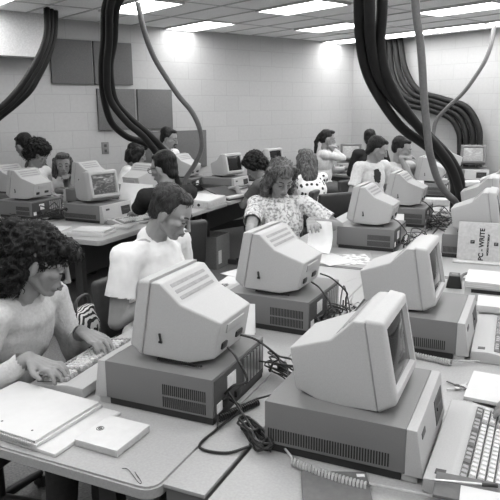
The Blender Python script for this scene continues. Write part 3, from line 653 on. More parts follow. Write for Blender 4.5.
for r0 in (.0105, .0055): tube(bm, [Vector((-.045+r0*1.0*cos(a*pi/12), -.0+r0*sin(a*pi/12), .0218)) for a in range(25)], .0011, 4, False)
box(bm, (-.045, -.0, .0218), (.014, .003, .001)); link('emblem', bm, M_ink, cv)
t = cord('wire_clip', [W(-.265, .0, z+.002), W(-.245, .0, z+.003), W(-.19, -.035, z+.002), W(-.185, -.03, z+.002), W(-.225, .0, z+.002), W(-.20, -.02, z+.0025)], .0008, M_char, 'thin bent wire clip near the rounded desk corner', cat='clip')
# dark binder at bottom
t = empty('dark_binder', W(.286, .095, DESK+.001), -TA+.38, 'dark grey flat binder with a small white label at the bottom edge', 'binder')
bm = bmesh.new(); box(bm, (0, 0, .005), (.165, .22, .010), bev=.002); link('cover', bm, mat('binder_cloth', .13, .7), t)
bm = bmesh.new(); box(bm, (.066, .092, .0106), (.02, .012, .001)); link('label', bm, M_label, t, False)
# bottom right: folder, notes, pen
thing_box('dark_folder', .605, .185, DESK+.048, (.22, .10, .008), .05, mat('folder_dark', .12, .6), 'dark folder lying across the nearest keyboard', 'folder')
sheet('note_paper', .64, .145, .17, .09, .05, 'white note paper on the dark folder, bottom right corner', zz=DESK+.058)
t = empty('ballpoint_pen', W(.558, .188, DESK+.066), -TA+.25, 'silver pen with a black end lying on the dark folder', 'pen')
bm = bmesh.new(); cyl(bm, (-.065, 0, 0), (.04, 0, 0), .0035); cyl(bm, (-.075, 0, 0), (-.065, 0, 0), .001, .0035); link('barrel', bm, M_metal, t)
bm = bmesh.new(); cyl(bm, (.04, 0, 0), (.075, 0, 0), .0045); link('grip', bm, M_dark, t)
# manual beside the hand
t = empty('open_manual', W(.665, .79, DESK+.001), -TA-.04, 'thick white manual lying above the nearest keyboard, dark gap between its covers', 'book')
bm = bmesh.new(); box(bm, (0, 0, .004), (.30, .22, .008), bev=.001); box(bm, (.0, .03, .018), (.27, .15, .018)); link('lower_cover', bm, M_paper2, t)
bm = bmesh.new(); box(bm, (0, .0, .0305), (.26, .18, .008)); link('rings', bm, M_char, t, False)  # solid dark slab, shade of the gap between the covers put in as colour
bm = bmesh.new(); box(bm, (0, 0, .0425), (.31, .225, .012), (-.02, 0, 0), bev=.002); link('upper_pages', bm, M_white, t)
t = empty('key_ring', W(.485, .845, DESK+.003), -TA, 'small bunch of keys on a ring left of the white manual', 'keys')
bm = bmesh.new(); tube(bm, [Vector((.014*cos(a*pi/8), .014*sin(a*pi/8), .002)) for a in range(17)], .0012, 5, False); link('ring', bm, M_char, t)
for a, l in ((.4, .04), (1.3, .035), (2.6, .045), (3.8, .04)):
    bm = bmesh.new(); box(bm, ((.014+l/2)*cos(a), (.014+l/2)*sin(a), .004), (l, .006, .002), (0, 0, a)); cyl(bm, (.018*cos(a), .018*sin(a), .003), (.018*cos(a), .018*sin(a), .006), .009, seg=12); link('key', bm, M_metal if l != .045 else M_char, t)
# right: carton with paper, white box
t = empty('paper_carton', W(.56, 2.0, DESK+.001), -TA+.02, 'pale open carton topped by a white stack of paper, near the right edge', 'box')
bm = bmesh.new(); box(bm, (0, 0, .033), (.36, .24, .066), bev=.002); link('carton', bm, M_cover, t)
bm = bmesh.new(); box(bm, (0, -.119, .05), (.30, .004, .018)); link('opening', bm, M_vent, t, False)
bm = bmesh.new()
for k in range(6): box(bm, (.0005*k, -.004+.001*(k % 2), .0695+.005*k), (.37, .25, .0045), bev=.0008)
link('paper_stack', bm, M_white, t)
t = empty('white_box', W(.60, 1.66, DESK+.001), -TA+.05, 'white flat box at the right edge, just beyond the second keyboard', 'box')
bm = bmesh.new(); box(bm, (0, 0, .022), (.26, .14, .044), bev=.004); link('tray', bm, M_cover, t)
bm = bmesh.new(); box(bm, (0, 0, .06), (.28, .165, .03), bev=.003); link('lid', bm, M_white, t)
t = empty('disk_box', W(.31, 2.10, DESK+.001), -TA+.1, 'small black slanted box behind the second monitor on the right', 'box')
bm = bmesh.new(); prism(bm, [(-.04, 0), (.04, 0), (.026, .066), (-.026, .066)], -.04, .04, bev=.003); link('body', bm, M_dark, t)
bm = bmesh.new(); box(bm, (0, 0, .067), (.03, .03, .002)); link('label', bm, M_case, t)
# the upright manual
t = empty('software_manual', W(.412, 2.70, DESK+.001), -TA+.02+R(3), 'upright software manual with lettering PC - WRITE running up its cover', 'book')
rl = .13
bm = bmesh.new(); box(bm, (0, .03, .118), (.32, .03, .236), (-rl, 0, 0), bev=.002); sb = link('slipcase', bm, M_cover, t)
bm = bmesh.new(); box(bm, (-.0, -.01, .004), (.36, .09, .008), bev=.001); link('base_flap', bm, M_cover, t)
def letter(txt, size, loc, rot, m, parent, name='lettering', sx=1):
    cu = bpy.data.curves.new('t', 'FONT'); cu.body = txt; cu.size = size; cu.extrude = .0004; cu.align_x = 'CENTER'; cu.align_y = 'CENTER'; cu.offset = size*(.035 if size > .02 else .06)
    o = bpy.data.objects.new('t', cu); COL.objects.link(o); dg = bpy.context.evaluated_depsgraph_get(); me = bpy.data.meshes.new_from_object(o.evaluated_get(dg)); bpy.data.objects.remove(o)
    me.materials.clear(); me.materials.append(m); q = bpy.data.objects.new(name, me); COL.objects.link(q); q.parent = parent; q.location = loc; q.rotation_euler = rot; q.scale = (sx, 1, 1); return q
def onface(x, zc):   # point on the front face of the leaning manual
    v = Matrix.Rotation(-rl, 3, 'X') @ Vector((x, -.0158, zc-.118)); return v + Vector((0, .03, .118))
fr = (Matrix.Rotation(-rl, 3, 'X') @ Matrix.Rotation(pi/2, 3, 'X') @ Matrix.Rotation(pi/2, 3, 'Z')).to_euler()
letter('PC - WRITE', .038, onface(-.022, .105), fr, M_ink, sb)
letter('WORD PROCESSOR', .0145, onface(.014, .105), fr, M_ink, sb)
for x, zc in ((-.075, .118), (.058, .112)):
    bm = bmesh.new(); box(bm, (0, 0, 0), (.020, .024, .001)); o = link('emblem', bm, M_ink, sb, False); o.location = onface(x, zc); o.rotation_euler = fr
    bm = bmesh.new(); box(bm, (.003, 0, .0008), (.0025, .012, .001)); box(bm, (-.003, .003, .0008), (.002, .006, .001)); q = link('emblem_mark', bm, M_cover, o, False); q.parent = sb; q.location = onface(x, zc); q.rotation_euler = fr
letter('SHAREWARE', .006, onface(-.115, .12), fr, M_groove, sb) if False else None
thing_box('dark_case', .52, 3.62-.31, DESK, (.36, .05, .31), 0, M_char, 'dark upright case between the two right-hand monitors', 'case') if False else None
bm = bmesh.new(); box(bm, (0, 0, .15), (.30, .04, .30), bev=.003)
o = link('dark_book_case', bm, M_char); o.location = W(.41, 2.745+.0, DESK); o.rotation_euler = (0, 0, -TA); bpy.data.objects.remove(o)
# papers by the patterned blouse, middle
sheet('paper_sheet', -.64, 2.40, .22, .28, .3, 'white sheet lying where the woman in patterned blouse reaches', curl=.01)
sheet('paper_sheet', -.70, 2.60, .24, .28, -.2, 'white sheet under the held page', zz=DESK+.002)
sheet('magazine', -.33, 2.48, .21, .27, .5, 'printed pale magazine lying in front of the third centre computer', m=mat_ramp('magazine_print', 'ShaderNodeTexNoise', [(.42, .75), (.6, .35)], 26, detail=1), cat='magazine')
sheet('paper_sheet', -.46, 2.42, .2, .28, .9, 'white sheet half under the magazine', zz=DESK+.002)
sheet('paper_sheet', -.76, 1.75, .2, .28, .1, 'white sheet on the desk left of the centre computer')
sheet('paper_sheet', -.79, 1.95, .2, .28, -.3, 'second white sheet on the desk edge left of the centre computer', zz=DESK+.002)
def tent(u, v, w, h, rz, lab, lean=.25):
    bm = bmesh.new()
    for s_ in (-1, 1): box(bm, (0, s_*h*sin(lean)/2, h*cos(lean)/2+.001), (w, .0012, h), (s_*lean, 0, 0))
    o = link('paper_tent', bm, M_paperlit, smooth=False); o.location = W(u, v, DESK+.002); o.rotation_euler = (0, 0, -TA+rz); return prop(o, lab, 'paper', 'folded white papers standing on desks')
tent(-.40, 1.03, .10, .13, .25, 'folded white paper standing behind the nearest left-hand monitor', .1)
tent(-.30, 3.57, .12, .12, .1, 'folded white paper standing behind the third centre monitor')
tent(-.45, 5.05, .22, .22, .0, 'tall white paper standing beside the far hoses')
thing_box('white_tray', -.19, 4.95, DESK+.001, (.22, .16, .06), .1, M_cover, 'pale low box on the desk near the grey hose end', 'box', .006)
# left block papers
t = empty('standing_sheet', W(-2.57, 3.34, DESK+.002), -TA+.05, 'large white sheet standing on the desk in front of the man in glasses', 'paper')
bm = bmesh.new(); N = 10; g = []
for i in range(N+1):
    for j in range(N+1):
        a, b = i/N-.5, j/N; g.append(bm.verts.new((a*.30+b*.02, .07*b + .02*sin(a*4), b*.27*(1-.06*a))))
for i in range(N):
    for j in range(N): q = i*(N+1)+j; bm.faces.new((g[q], g[q+N+1], g[q+N+2], g[q+1]))
r = bmesh.ops.extrude_face_region(bm, geom=bm.faces[:]); bmesh.ops.translate(bm, vec=(0, .0012, 0), verts=[q for q in r['geom'] if isinstance(q, bmesh.types.BMVert)]); link('page', bm, M_paperlit, t)
bm = bmesh.new(); box(bm, (0, .04, .01), (.2, .1, .02), bev=.003); box(bm, (0, .07, .1), (.16, .004, .2), (-.25, 0, 0)); link('copy_stand', bm, M_bezel, t)
for (u, v, w, l, h, rz, m, lab) in ((-2.36, 2.52, .30, .21, .022, .1, M_paper2, 'pale thick book on the near edge of the left desk'), (-2.35, 2.52, .26, .18, .016, .22, M_white, 'white booklet on top of the thick book at left'),
    (-2.72, 2.50, .2, .25, .012, .3, M_paper2, 'pale papers left of the thick book at left'), (-2.30, 2.86, .16, .22, .018, .2, M_cover, 'pale pad beside the man in glasses')):
    thing_box('book', u, v, DESK+.001+(.023 if m is M_white else 0), (w, l, h), rz, m, lab, 'book', group='books on the left desk')
t = empty('open_binder', W(-2.27, 4.12, DESK+.001), -TA+.1, 'thick pale open binder on the desk edge right of the man in glasses', 'binder')
bm = bmesh.new(); box(bm, (0, 0, .03), (.28, .46, .06), bev=.004); link('spine_block', bm, M_cover, t)
bm = bmesh.new(); box(bm, (.0, .0, .068), (.27, .43, .012), (0, .05, 0), bev=.001); link('pages', bm, M_white, t)
bm = bmesh.new(); cyl(bm, (.04, -.229, .03), (.04, -.233, .03), .014); link('finger_hole', bm, M_ink, t)
t = empty('dark_binder', W(-2.26, 4.63, DESK+.001), -TA-.2, 'dark open binder sloping beside the thick pale one', 'binder')
bm = bmesh.new(); box(bm, (-.04, 0, .055), (.30, .34, .008), (0, .28, 0), bev=.001); box(bm, (0, 0, .006), (.3, .34, .01), bev=.001); link('cover', bm, M_char, t)
bm = bmesh.new(); box(bm, (0, 0, .022), (.26, .30, .02), bev=.001); link('pages', bm, M_paper2, t)
sheet('paper_sheet', -2.26, 5.35, .2, .28, .4, 'white sheet on the far left desk by the curly-haired man')
for i, (u, v, rz, lab) in enumerate((((2.45, 7.55), 0, .2, 'white papers on the far desk by the right wall, front ones'), ((2.30, 7.85), 0, -.3, 'white papers left on the far desk by the right wall'), ((2.62, 7.42), 0, .5, 'white papers right on the far desk by the right wall'))):
    thing_box('paper_pile', 0, 0, DESK+.001, (.3, .22, .03+.01*i), rz, M_white, lab, 'paper', group='papers on the far right desk').location = (u[0], u[1], DESK+.001)
# under the left desk: waste carton
t = empty('waste_carton', W(-2.44, 4.54, .001), -TA+.0, 'tall grey carton with a white label under the far left desk', 'box')
bm = bmesh.new()
for c, s in (((0, -.15, .17), (.3, .008, .34)), ((0, .15, .17), (.3, .008, .34)), ((-.15, 0, .17), (.008, .3, .34)), ((.15, 0, .17), (.008, .3, .34)), ((0, 0, .005), (.3, .3, .01))): box(bm, c, s)
link('carton', bm, mat('grey_card', .22, .8), t, False)
bm = bmesh.new(); box(bm, (.155, -.08, .12), (.002, .07, .14)); link('label', bm, M_label, t, False)

# ------------------------------------------------------------------ chairs
def make_chair():
    t = empty('office_chair', (0, 0, 0), 0, 'x', 'chair', 'dark office chairs')
    bm = bmesh.new(); box(bm, (0, 0, .415), (.43, .44, .07), bev=.03, seg=3); link('seat', bm, M_char, t)
    bm = bmesh.new(); box(bm, (-.245, 0, .68), (.055, .38, .30), (0, -.12, 0), bev=.025, seg=3); link('backrest', bm, M_char, t)
    bm = bmesh.new(); tube(bm, spline([(-.05, 0, .37), (-.2, 0, .36), (-.27, 0, .42), (-.265, 0, .62)], 6), .014, 8); link('back_bar', bm, M_dark, t)
    bm = bmesh.new(); cyl(bm, (0, 0, .08), (0, 0, .385), .026); link('pole', bm, M_dark, t)
    for k in range(5):
        a = 2*pi*k/5+.3; bm = bmesh.new(); cyl(bm, (0, 0, .10), (.25*cos(a), .25*sin(a), .065), .022, .015, 10); lg = link('leg', bm, M_dark, t)
        bm = bmesh.new(); c, s = cos(a), sin(a); cyl(bm, (.25*c-.02*s, .25*s+.02*c, .027), (.25*c+.02*s, .25*s-.02*c, .027), .026); link('caster', bm, M_dark, lg)
    return t
CH0 = make_chair(); ch_n = [0]
def chair(x, y, ang, lab, dz=0):
    o = CH0 if ch_n[0] == 0 else copy_tree(CH0); ch_n[0] += 1
    o.location = (x, y, 0); o.rotation_euler = (0, 0, ang); o['label'] = lab
    if dz: o.scale = (1, 1, (.45+dz)/.45)
    return o

# ------------------------------------------------------------------ people
def person(label, head, face, pitch=.3, body=None, hands=None, voxel=.009, top=None, sleeve=.62, hair='short', hairm=None, bulk=1, woman=False, seat=True, chairlab=None, glasses=False, printed=False, noff=0, ch=(0, 0),
           mustache=False, torso=.50, seedn=1, fold=.006, trousers=None, back=0, elbows=None, lean=None, fingers=True):
    """head: centre of head; face/body: world heading in radians; hands: [(left hand xyz), (right hand xyz)]"""
    H = Vector(head); body = face if body is None else body
    F = Vector((cos(body), sin(body), 0)); S = Vector((-sin(body), cos(body), 0)); Z = Vector((0, 0, 1))
    t = empty('person', (0, 0, 0), 0, label, 'person')
    hm = Matrix.Translation(H) @ Matrix.Rotation(face, 4, 'Z') @ Matrix.Rotation(pitch, 4, 'Y')
    def hp(x, y, z_): return hm @ Vector((x, y, z_))
    N = H - F*.045 - Z*.138
    if pitch > .3: N = H - F*.075 - Z*.125
    N = N - F*noff
    hz = N.z - .53; c = max(-.2, min(1, hz/torso)); ln = math.acos(c) if lean is None else lean
    ln = min(ln, .75); Tt = Z*cos(ln) + F*sin(ln); P = N - Tt*torso; dz = P.z - .53
    t.location = (P.x, P.y, 0); off = -Vector((P.x, P.y, 0)); Ff = F*cos(ln) - Z*sin(ln)     # torso front
    TM = Matrix((( *Ff, 0), (*S, 0), (*Tt, 0), (0, 0, 0, 1))).transposed()
    def tell(bm, c_, r_): ell(bm, (0, 0, 0), r_, Matrix.Translation(c_) @ TM)
    sw = (.165 if woman else .185)*bulk; g = bulk
    sh = [N - Tt*.055 + S*sw*s_ for s_ in (1, -1)]
    hip = [P + S*.09*s_ for s_ in (1, -1)]
    feet = []; knees = []
    for s_, h in zip((1, -1), hip):
        k = h + F*.42 + S*.05*s_; k.z = .50 + max(0, dz)*.6; a = Vector((k.x, k.y, .09)) + F*(-.04); knees.append(k); feet.append(a)
    bm = bmesh.new()
    tell(bm, P + Tt*.02, (.115*g, .16*g, .12)); tell(bm, P + Tt*.17, (.10*g, .135*g, .14)); tell(bm, P + Tt*.34, (.108*g, .15*g, .17))
    for s_ in sh: rc(bm, N - Tt*.045, .055, s_, .05*g)
    rc(bm, N - Tt*.04, .062, N.lerp(hp(-.03, 0, -.05), .6), .053 if not woman else .047); rc(bm, N.lerp(hp(-.03, 0, -.05), .5), .053 if not woman else .047, hp(-.025, 0, -.03), .055)
    for h, k, a in zip(hip, knees, feet):
        rc(bm, h, .082, k, .057); rc(bm, k, .055, a, .038); rc(bm, a + Z*-.03, .035, a + F*.17 + Z*-.055, .03)
    # arms by two-bone reach
    UA, FA = .285, .25; el = []; wr = []
    hands = hands or [H + F*.35 + S*.1 - Z*.35, H + F*.35 - S*.1 - Z*.35]
    for i, (s_, sp, tip) in enumerate(zip((1, -1), sh, hands)):
        tip = Vector(tip); dirh = (tip - sp).normalized(); w_ = tip - Vector((dirh.x, dirh.y, dirh.z*.3)).normalized()*.13 + Z*.01
        d = w_ - sp; L = min(d.length, (UA+FA)*.985); w_ = sp + d.normalized()*L
        a_ = (UA*UA - FA*FA + L*L)/(2*L); hgt = math.sqrt(max(1e-6, UA*UA - a_*a_))
        hint = (elbows[i] if elbows and elbows[i] is not None else (-Z*.9 + S*.45*s_ - F*.2)); hint = Vector(hint); dn = d.normalized(); q = (hint - dn*hint.dot(dn)).normalized()
        e = sp + dn*a_ + q*hgt; el.append(e); wr.append(w_)
        rc(bm, sp, .047*g, e, .037); rc(bm, e, .038, e.lerp(w_, .35), .037); rc(bm, e.lerp(w_, .35), .037, w_, .024)
        # hand
        hd = (tip - w_).normalized(); sd = hd.cross(Z); sd = sd.normalized() if sd.length > .1 else S.copy(); up = sd.cross(hd).normalized()
        if up.z < 0: up, sd = -up, -sd
        pc = w_ + hd*.045
        for q_ in (-.026, -.009, .009, .026): rc(bm, w_ + sd*q_*.5, .014, w_ + hd*.082 + sd*q_, .0115, 8)
        if fingers:
            lens = (.062, .074, .078, .066) ; thumb_side = -1 if s_ > 0 else 1
            order = (-.03, -.0105, .0105, .03)
            for q_, ln_ in zip(order, lens if thumb_side < 0 else lens[::-1]):
                b0 = w_ + hd*.082 + sd*q_; b1 = b0 + hd*ln_*.42 + up*.008 + sd*q_*.12; b2 = b1 + hd*ln_*.34 - up*.014; b3 = b2 + hd*ln_*.2 - up*.02
                rc(bm, b0, .0098, b1, .0092, 8); rc(bm, b1, .0092, b2, .0082, 8); rc(bm, b2, .0082, b3, .0072, 8)
            tb = w_ + hd*.03 + sd*.025*(thumb_side); t1 = tb + hd*.035 + sd*.028*thumb_side - up*.01; t2 = t1 + hd*.032 + sd*.003*thumb_side - up*.006
            rc(bm, tb, .014, t1, .011, 8); rc(bm, t1, .011, t2, .0085, 8)
    # head
    fw = .93 if woman else 1
    def he(c_, r_, rot=(0, 0, 0)): ell(bm, c_, r_, hm, rot)
    he((-.015, 0, .035), (.092, .073, .080)); he((-.035, 0, .01), (.072, .070, .08)); he((.022, 0, -.03), (.060, .058*fw, .075)); he((.03, 0, .03), (.055, .06, .055))
    for s_ in (1, -1):
        rc(bm, hp(-.012, .052*s_*fw, -.045), .017, hp(.052, .016*s_, -.094), .016); rc(bm, hp(.03, .036*s_, -.03), .026, hp(.045, .022*s_, -.07), .02)
        he((.058, .037*s_*fw, -.018), (.022, .022, .018)); he((-.008, .074*s_, -.012), (.018, .007, .031), (0, .15, .3*s_)); he((-.004, .078*s_, .0), (.014, .006, .02))
        he((.1, .011*s_, -.036), (.010, .0075, .0075)); he((.0725, .031*s_, .004), (.0115, .0145, .0105))
        rc(bm, hp(.080, .012*s_, .020), .0085, hp(.068, .048*s_, .020), .009)
    he((.06, 0, -.095), (.020, .022, .016)); rc(bm, hp(.084, 0, .016), .0085, hp(.106, 0, -.026), .0095); he((.109, 0, -.031), (.011, .010, .009))
    he((.068, 0, -.062), (.026, .028, .022))
    bo = remesh('body', bm, voxel, M_skin, t, 2 if voxel < .006 else 1)
    def fix(o): 
        for v in o.data.vertices: v.co += off
        return o
    fix(bo)
    # face details
    for s_ in (1, -1):
        bm = bmesh.new(); ell(bm, (.0770, .031*s_, -.003), (.0085, .0125, .0038), hm, u=12, v=8); fix(link('eye', bm, M_eye, t))
        bm = bmesh.new(); tube(bm, spline([hp(.0865, .013*s_, .022), hp(.082, .032*s_, .028), hp(.069, .048*s_, .023)], 4), .0035, 6); fix(link('eyebrow', bm, M_brow, t))
    bm = bmesh.new(); tube(bm, spline([hp(.086, -.023, -.063), hp(.0945, -.008, -.0575), hp(.0955, 0, -.059), hp(.0945, .008, -.0575), hp(.086, .023, -.063)], 3), .0035, 6)
    tube(bm, spline([hp(.086, -.02, -.066), hp(.095, 0, -.070), hp(.086, .02, -.066)], 4), .0042, 6); fix(link('lips', bm, M_lip, t))
    if mustache:
        bm = bmesh.new(); tube(bm, spline([hp(.084, -.032, -.058), hp(.098, -.012, -.047), hp(.100, 0, -.046), hp(.098, .012, -.047), hp(.084, .032, -.058)], 4), .008, 6); fix(link('mustache', bm, hairm, t))
    if glasses:
        bm = bmesh.new()
        for s_ in (1, -1):
            tube(bm, [hp(.096 - .012*abs(cos(a*pi/10)) if 0 else .096, .033*s_ + .026*cos(a*pi/10), .002 + .021*sin(a*pi/10)) for a in range(21)], .0028, 6, False)
            tube(bm, [hp(.094, .058*s_, .008), hp(.04, .074*s_, .01), hp(-.005, .079*s_, .008)], .0028, 6)
        tube(bm, [hp(.096, -.008, .006), hp(.102, 0, .009), hp(.096, .008, .006)], .0025, 6); fix(link('glasses', bm, M_dark, t))
    # hair
    rnd = random.Random(seedn*31+5); bm = bmesh.new(); A = .010; sc = 16
    def hh(c_, r_, rot=(0, 0, 0)): ell(bm, c_, r_, hm, rot)
    hh((-.034, 0, .050), (.094, .080, .080)); hh((-.055, 0, .012), (.064, .076, .085))
    if hair == 'short':
        hh((.018, 0, .090), (.052, .058, .026)); A = .005
        for s_ in (1, -1): hh((-.012, .068*s_, .03), (.03, .014, .03))
        if back: hh((-.075, 0, -.05), (.035, .055, .05))
    elif hair == 'curly':
        hh((-.02, 0, .075), (.11, .098, .085)); hh((.05, 0, .095), (.05, .075, .035)); hh((-.07, 0, .0), (.07, .09, .08)); A = .022; sc = 26
        for s_ in (1, -1): hh((-.02, .08*s_, .03), (.05, .03, .06))
    elif hair == 'bob':
        A = .010; hh((.045, 0, .095), (.05, .07, .032))
        for s_ in (1, -1): hh((-.025, .082*s_, -.02), (.06, .025, .095)); hh((.02, .076*s_, .03), (.035, .02, .06))
        hh((-.08, 0, -.04), (.05, .085, .085))
    elif hair == 'long':
        A = .012; hh((.045, 0, .1), (.05, .07, .03)); hh((-.09, 0, -.06), (.06, .10, .14)); hh((-.125, 0, -.16), (.045, .09, .11))
        for s_ in (1, -1): hh((-.03, .085*s_, -.05), (.055, .028, .13))
    elif hair == 'feather':
        A = .014; sc = 22; hh((.035, 0, .09), (.055, .078, .036)); hh((.078, 0, .072), (.016, .048, .018))
        for s_ in (1, -1): hh((-.015, .082*s_, -.01), (.05, .026, .085)); hh((-.03, .088*s_, -.09), (.045, .03, .075)); hh((.035, .072*s_, .05), (.032, .018, .035))
        hh((-.08, 0, -.06), (.05, .09, .13))
    elif hair == 'pony':
        A = .008; hh((.035, 0, .1), (.045, .062, .025))
        rc(bm, hp(-.105, 0, .04), .035, hp(-.15, 0, -.06), .034); rc(bm, hp(-.15, 0, -.06), .032, hp(-.14, 0, -.20), .018)
    elif hair == 'bushy':
        A = .016; sc = 30; hh((-.018, 0, .052), (.096, .080, .060)); hh((.060, 0, .082), (.038, .058, .022)); hh((.095, 0, .072), (.022, .036, .016)); hh((-.08, 0, .03), (.07, .082, .085))
        hh((-.105, .0, .0), (.06, .07, .085)); hh((-.11, .0, -.09), (.052, .068, .09)); hh((-.10, .0, -.165), (.042, .06, .06))
        hh((-.065, -.07, -.05), (.045, .025, .075)); hh((-.065, .07, -.05), (.045, .025, .075)); hh((-.135, 0, .07), (.036, .045, .04))
    def dsp(co, n):
        p = co*sc; q = noise.noise(p) + .5*noise.noise(p*2.3)
        if A > .015: q = (1-abs(q)*2.2)*.9
        return A*q
    hv = max(.005, voxel*.9) if voxel < .007 else .008
    ho = fix(remesh('hair', bm, hv, hairm, t, 1, dsp))
    ns = {'bushy': 900, 'curly': 260, 'feather': 500, 'short': 0, 'bob': 0, 'long': 0, 'pony': 0}[hair]
    if voxel > .0085: ns = int(ns*.35)
    if ns or voxel < .007:
        ns = ns or 520; bm = bmesh.new(); vs = ho.data.vertices; inv = hm.to_3x3()
        down = inv @ Vector((-.35, 0, -1))
        for k in range(ns):
            v = vs[rnd.randrange(len(vs))]; n = v.normal.copy(); p = v.co.copy() - n*.002
            tg = (down - n*down.dot(n)); tg = tg.normalized() if tg.length > .05 else n.orthogonal().normalized(); sd = n.cross(tg); pts = []
            curly = hair in ('bushy', 'curly', 'feather'); Ls = (.034 if curly else .028); ph = rnd.random()*6.28; amp = (.0045 if curly else .0012)
            for j in range(7):
                q = j/6; lift = (.007 if curly else .0022)*sin(pi*min(1, q*.9))
                pts.append(p + tg*Ls*q + n*(lift+amp*.6*cos(q*9+ph)) + sd*amp*sin(q*9+ph))
            w_ = .0022 if curly else .0012
            tube(bm, pts, [w_*(1-.6*abs(j/3-1)) for j in range(7)], 4, False)
        link('locks', bm, hairm, ho, angle=180)
    # clothes
    tm = top or C_white; bm = bmesh.new(); e_ = .013
    tell(bm, P + Tt*.03, (.122*g, .168*g, .11)); tell(bm, P + Tt*.17, (.112*g+.004, .15*g, .14)); tell(bm, P + Tt*.33, (.108*g+e_, .152*g+e_, .165)); tell(bm, P + Tt*.42, (.09*g+e_, .135*g+e_, .085))
    for s_ in sh: rc(bm, N - Tt*.058, .06, s_, .05*g+e_)
    if sleeve <= 1:
        for s_, e in zip(sh, el): rc(bm, s_, .047*g+e_, s_.lerp(e, sleeve+.12), .042*g+e_+.006)
    else:
        for s_, e, w_ in zip(sh, el, wr): rc(bm, s_, .048*g+e_, e, .039+e_); rc(bm, e, .039+e_, e.lerp(w_, sleeve-.93), .025+e_*.7)
    def fd(co, n):
        p = co*Vector((1, 1, .6)) if False else Vector((co.x*14, co.y*14, co.z*9)); q = noise.noise(p) + .5*noise.noise(p*2.4); return fold*(q - .1)
    rc(bm, N - Tt*.05, .066*g, N - Tt*.012, .060*g)
    so = remesh('shirt', bm, max(.007, voxel), tm, t, 2, fd)
    b2 = bmesh.new(); b2.from_mesh(so.data); kill = []
    ends = [(s_, (e-s_).normalized(), (e-s_).length*sleeve, 1) for s_, e in zip(sh, el)] if sleeve <= 1 else [(e, (w_-e).normalized(), (w_-e).length*(sleeve-1)+.015, 1) for e, w_ in zip(el, wr)]
    for v in b2.verts:
        for p0, dr, ln_, _ in ends:
            q = v.co - p0; pr = q.dot(dr)
            if pr > ln_ and (q - dr*pr).length < .075: kill.append(v); break
    bmesh.ops.delete(b2, geom=kill, context='VERTS'); b2.to_mesh(so.data)
    if printed:
        pc = P + Tt*.36 + Ff*.12 - S*.03; far = [f for f in b2.faces if (lambda q: q.dot(Ff) < -.035 or f.normal.dot(Ff) < .2 or abs(q.dot(S)) > .045 or abs(q.dot(Tt)) > .075 or (q.dot(S)/.045)**2+(q.dot(Tt)/.075)**2 > 1+.5*noise.noise(q*40))(f.calc_center_median() - pc)]
        bmesh.ops.delete(b2, geom=far, context='FACES')
        left = set(b2.faces); best = []
        while left:
            st = [left.pop()]; isl = list(st)
            while st:
                for e in st.pop().edges:
                    for f in e.link_faces:
                        if f in left: left.discard(f); st.append(f); isl.append(f)
            if len(isl) > len(best): best = isl
        keep = set(best); bmesh.ops.delete(b2, geom=[f for f in b2.faces if f not in keep], context='FACES')
        for v in b2.verts: v.co += v.normal*.002 + off
        link('chest_print', b2, M_ink, t); b2 = bmesh.new()
    b2.free(); fix(so)
    bm = bmesh.new(); tell(bm, P + Tt*.0, (.13*g, .172*g, .10))
    for h, k, a in zip(hip, knees, feet): rc(bm, h, .094, k, .066); rc(bm, k, .064, a + Z*.02, .05)
    fix(remesh('trousers', bm, .012, trousers or C_jeans, t, 2))
    for a in feet:
        bm = bmesh.new(); rc(bm, a - Z*.045, .043, a + F*.17 - Z*.055, .034, 12); fix(link('shoe', bm, M_dark, t))
    if seat: chair(P.x - F.x*.02 + ch[0], P.y - F.y*.02 + ch[1], body, chairlab, dz-.04 if abs(dz) > .02 else 0)
    return t

def A_(deg): return RF + R(deg)      # heading measured from +u
def UV(u, v, z_): return tuple(W(u, v, z_))
person('person in a pale sweater with bushy dark curly hair, typing at the left edge', (-.737, 2.15, 1.109), A_(28), .42, body=A_(5), hands=[UV(-.735, .55, .79), UV(-.725, .30, .79)], voxel=.0045, top=C_knit, sleeve=1.85,
       hair='bushy', hairm=H_dark, woman=True, chairlab='dark office chair under the woman in the pale sweater', seedn=1, fold=.008)
person('person in a white T-shirt with short brown hair, looking down behind the nearest monitor', (-.361, 2.87, 1.163), A_(8), .50, body=A_(0), hands=[UV(-.74, 1.40, .79), UV(-.74, 1.20, .79)], voxel=.0048, top=C_white,
       hair='short', hairm=H_brown, chairlab='dark office chair under the man in the white T-shirt', seedn=2, bulk=1.2, noff=.04, ch=(.05, .02))
person('person with glasses and dark hair facing left, behind the man in the white T-shirt', (-.634, 4.6, 1.213), A_(175), .25, body=A_(150), hands=[UV(-2.36, 3.05, .79), UV(-2.36, 3.17, .79)], voxel=.007, top=C_black, sleeve=.8,
       hair='short', hairm=H_dark, back=1, glasses=True, chairlab='dark office chair under the man in glasses', seedn=3, lean=.3, ch=(-.10, 0))
person('person in a floral patterned blouse with feathered hair, lifting a sheet of paper', (.21, 4.15, 1.178), R(-72), .5, body=R(-88), hands=[UV(-.60, 2.50, .90), UV(-.80, 1.98, .80)], voxel=.006, top=C_plaid, sleeve=.75,
       hair='feather', hairm=H_light, woman=True, chairlab='dark office chair under the woman in the patterned blouse', seedn=4, elbows=[UD*.6-Vector((0, 0, .35)), None], fold=.008)
t = empty('held_sheet', W(-.60, 2.62, DESK+.01), -TA-.2, 'white page held upright by the woman in the patterned blouse', 'paper')
bm = bmesh.new(); g = []; N = 10
for i in range(N+1):
    for j in range(N+1):
        a, b = i/N-.5, j/N; g.append(bm.verts.new((a*.17+.03*(1-b), -.08*(1-b)**3+.012*sin(a*5), b*.19)))
for i in range(N):
    for j in range(N): q = i*(N+1)+j; bm.faces.new((g[q], g[q+N+1], g[q+N+2], g[q+1]))
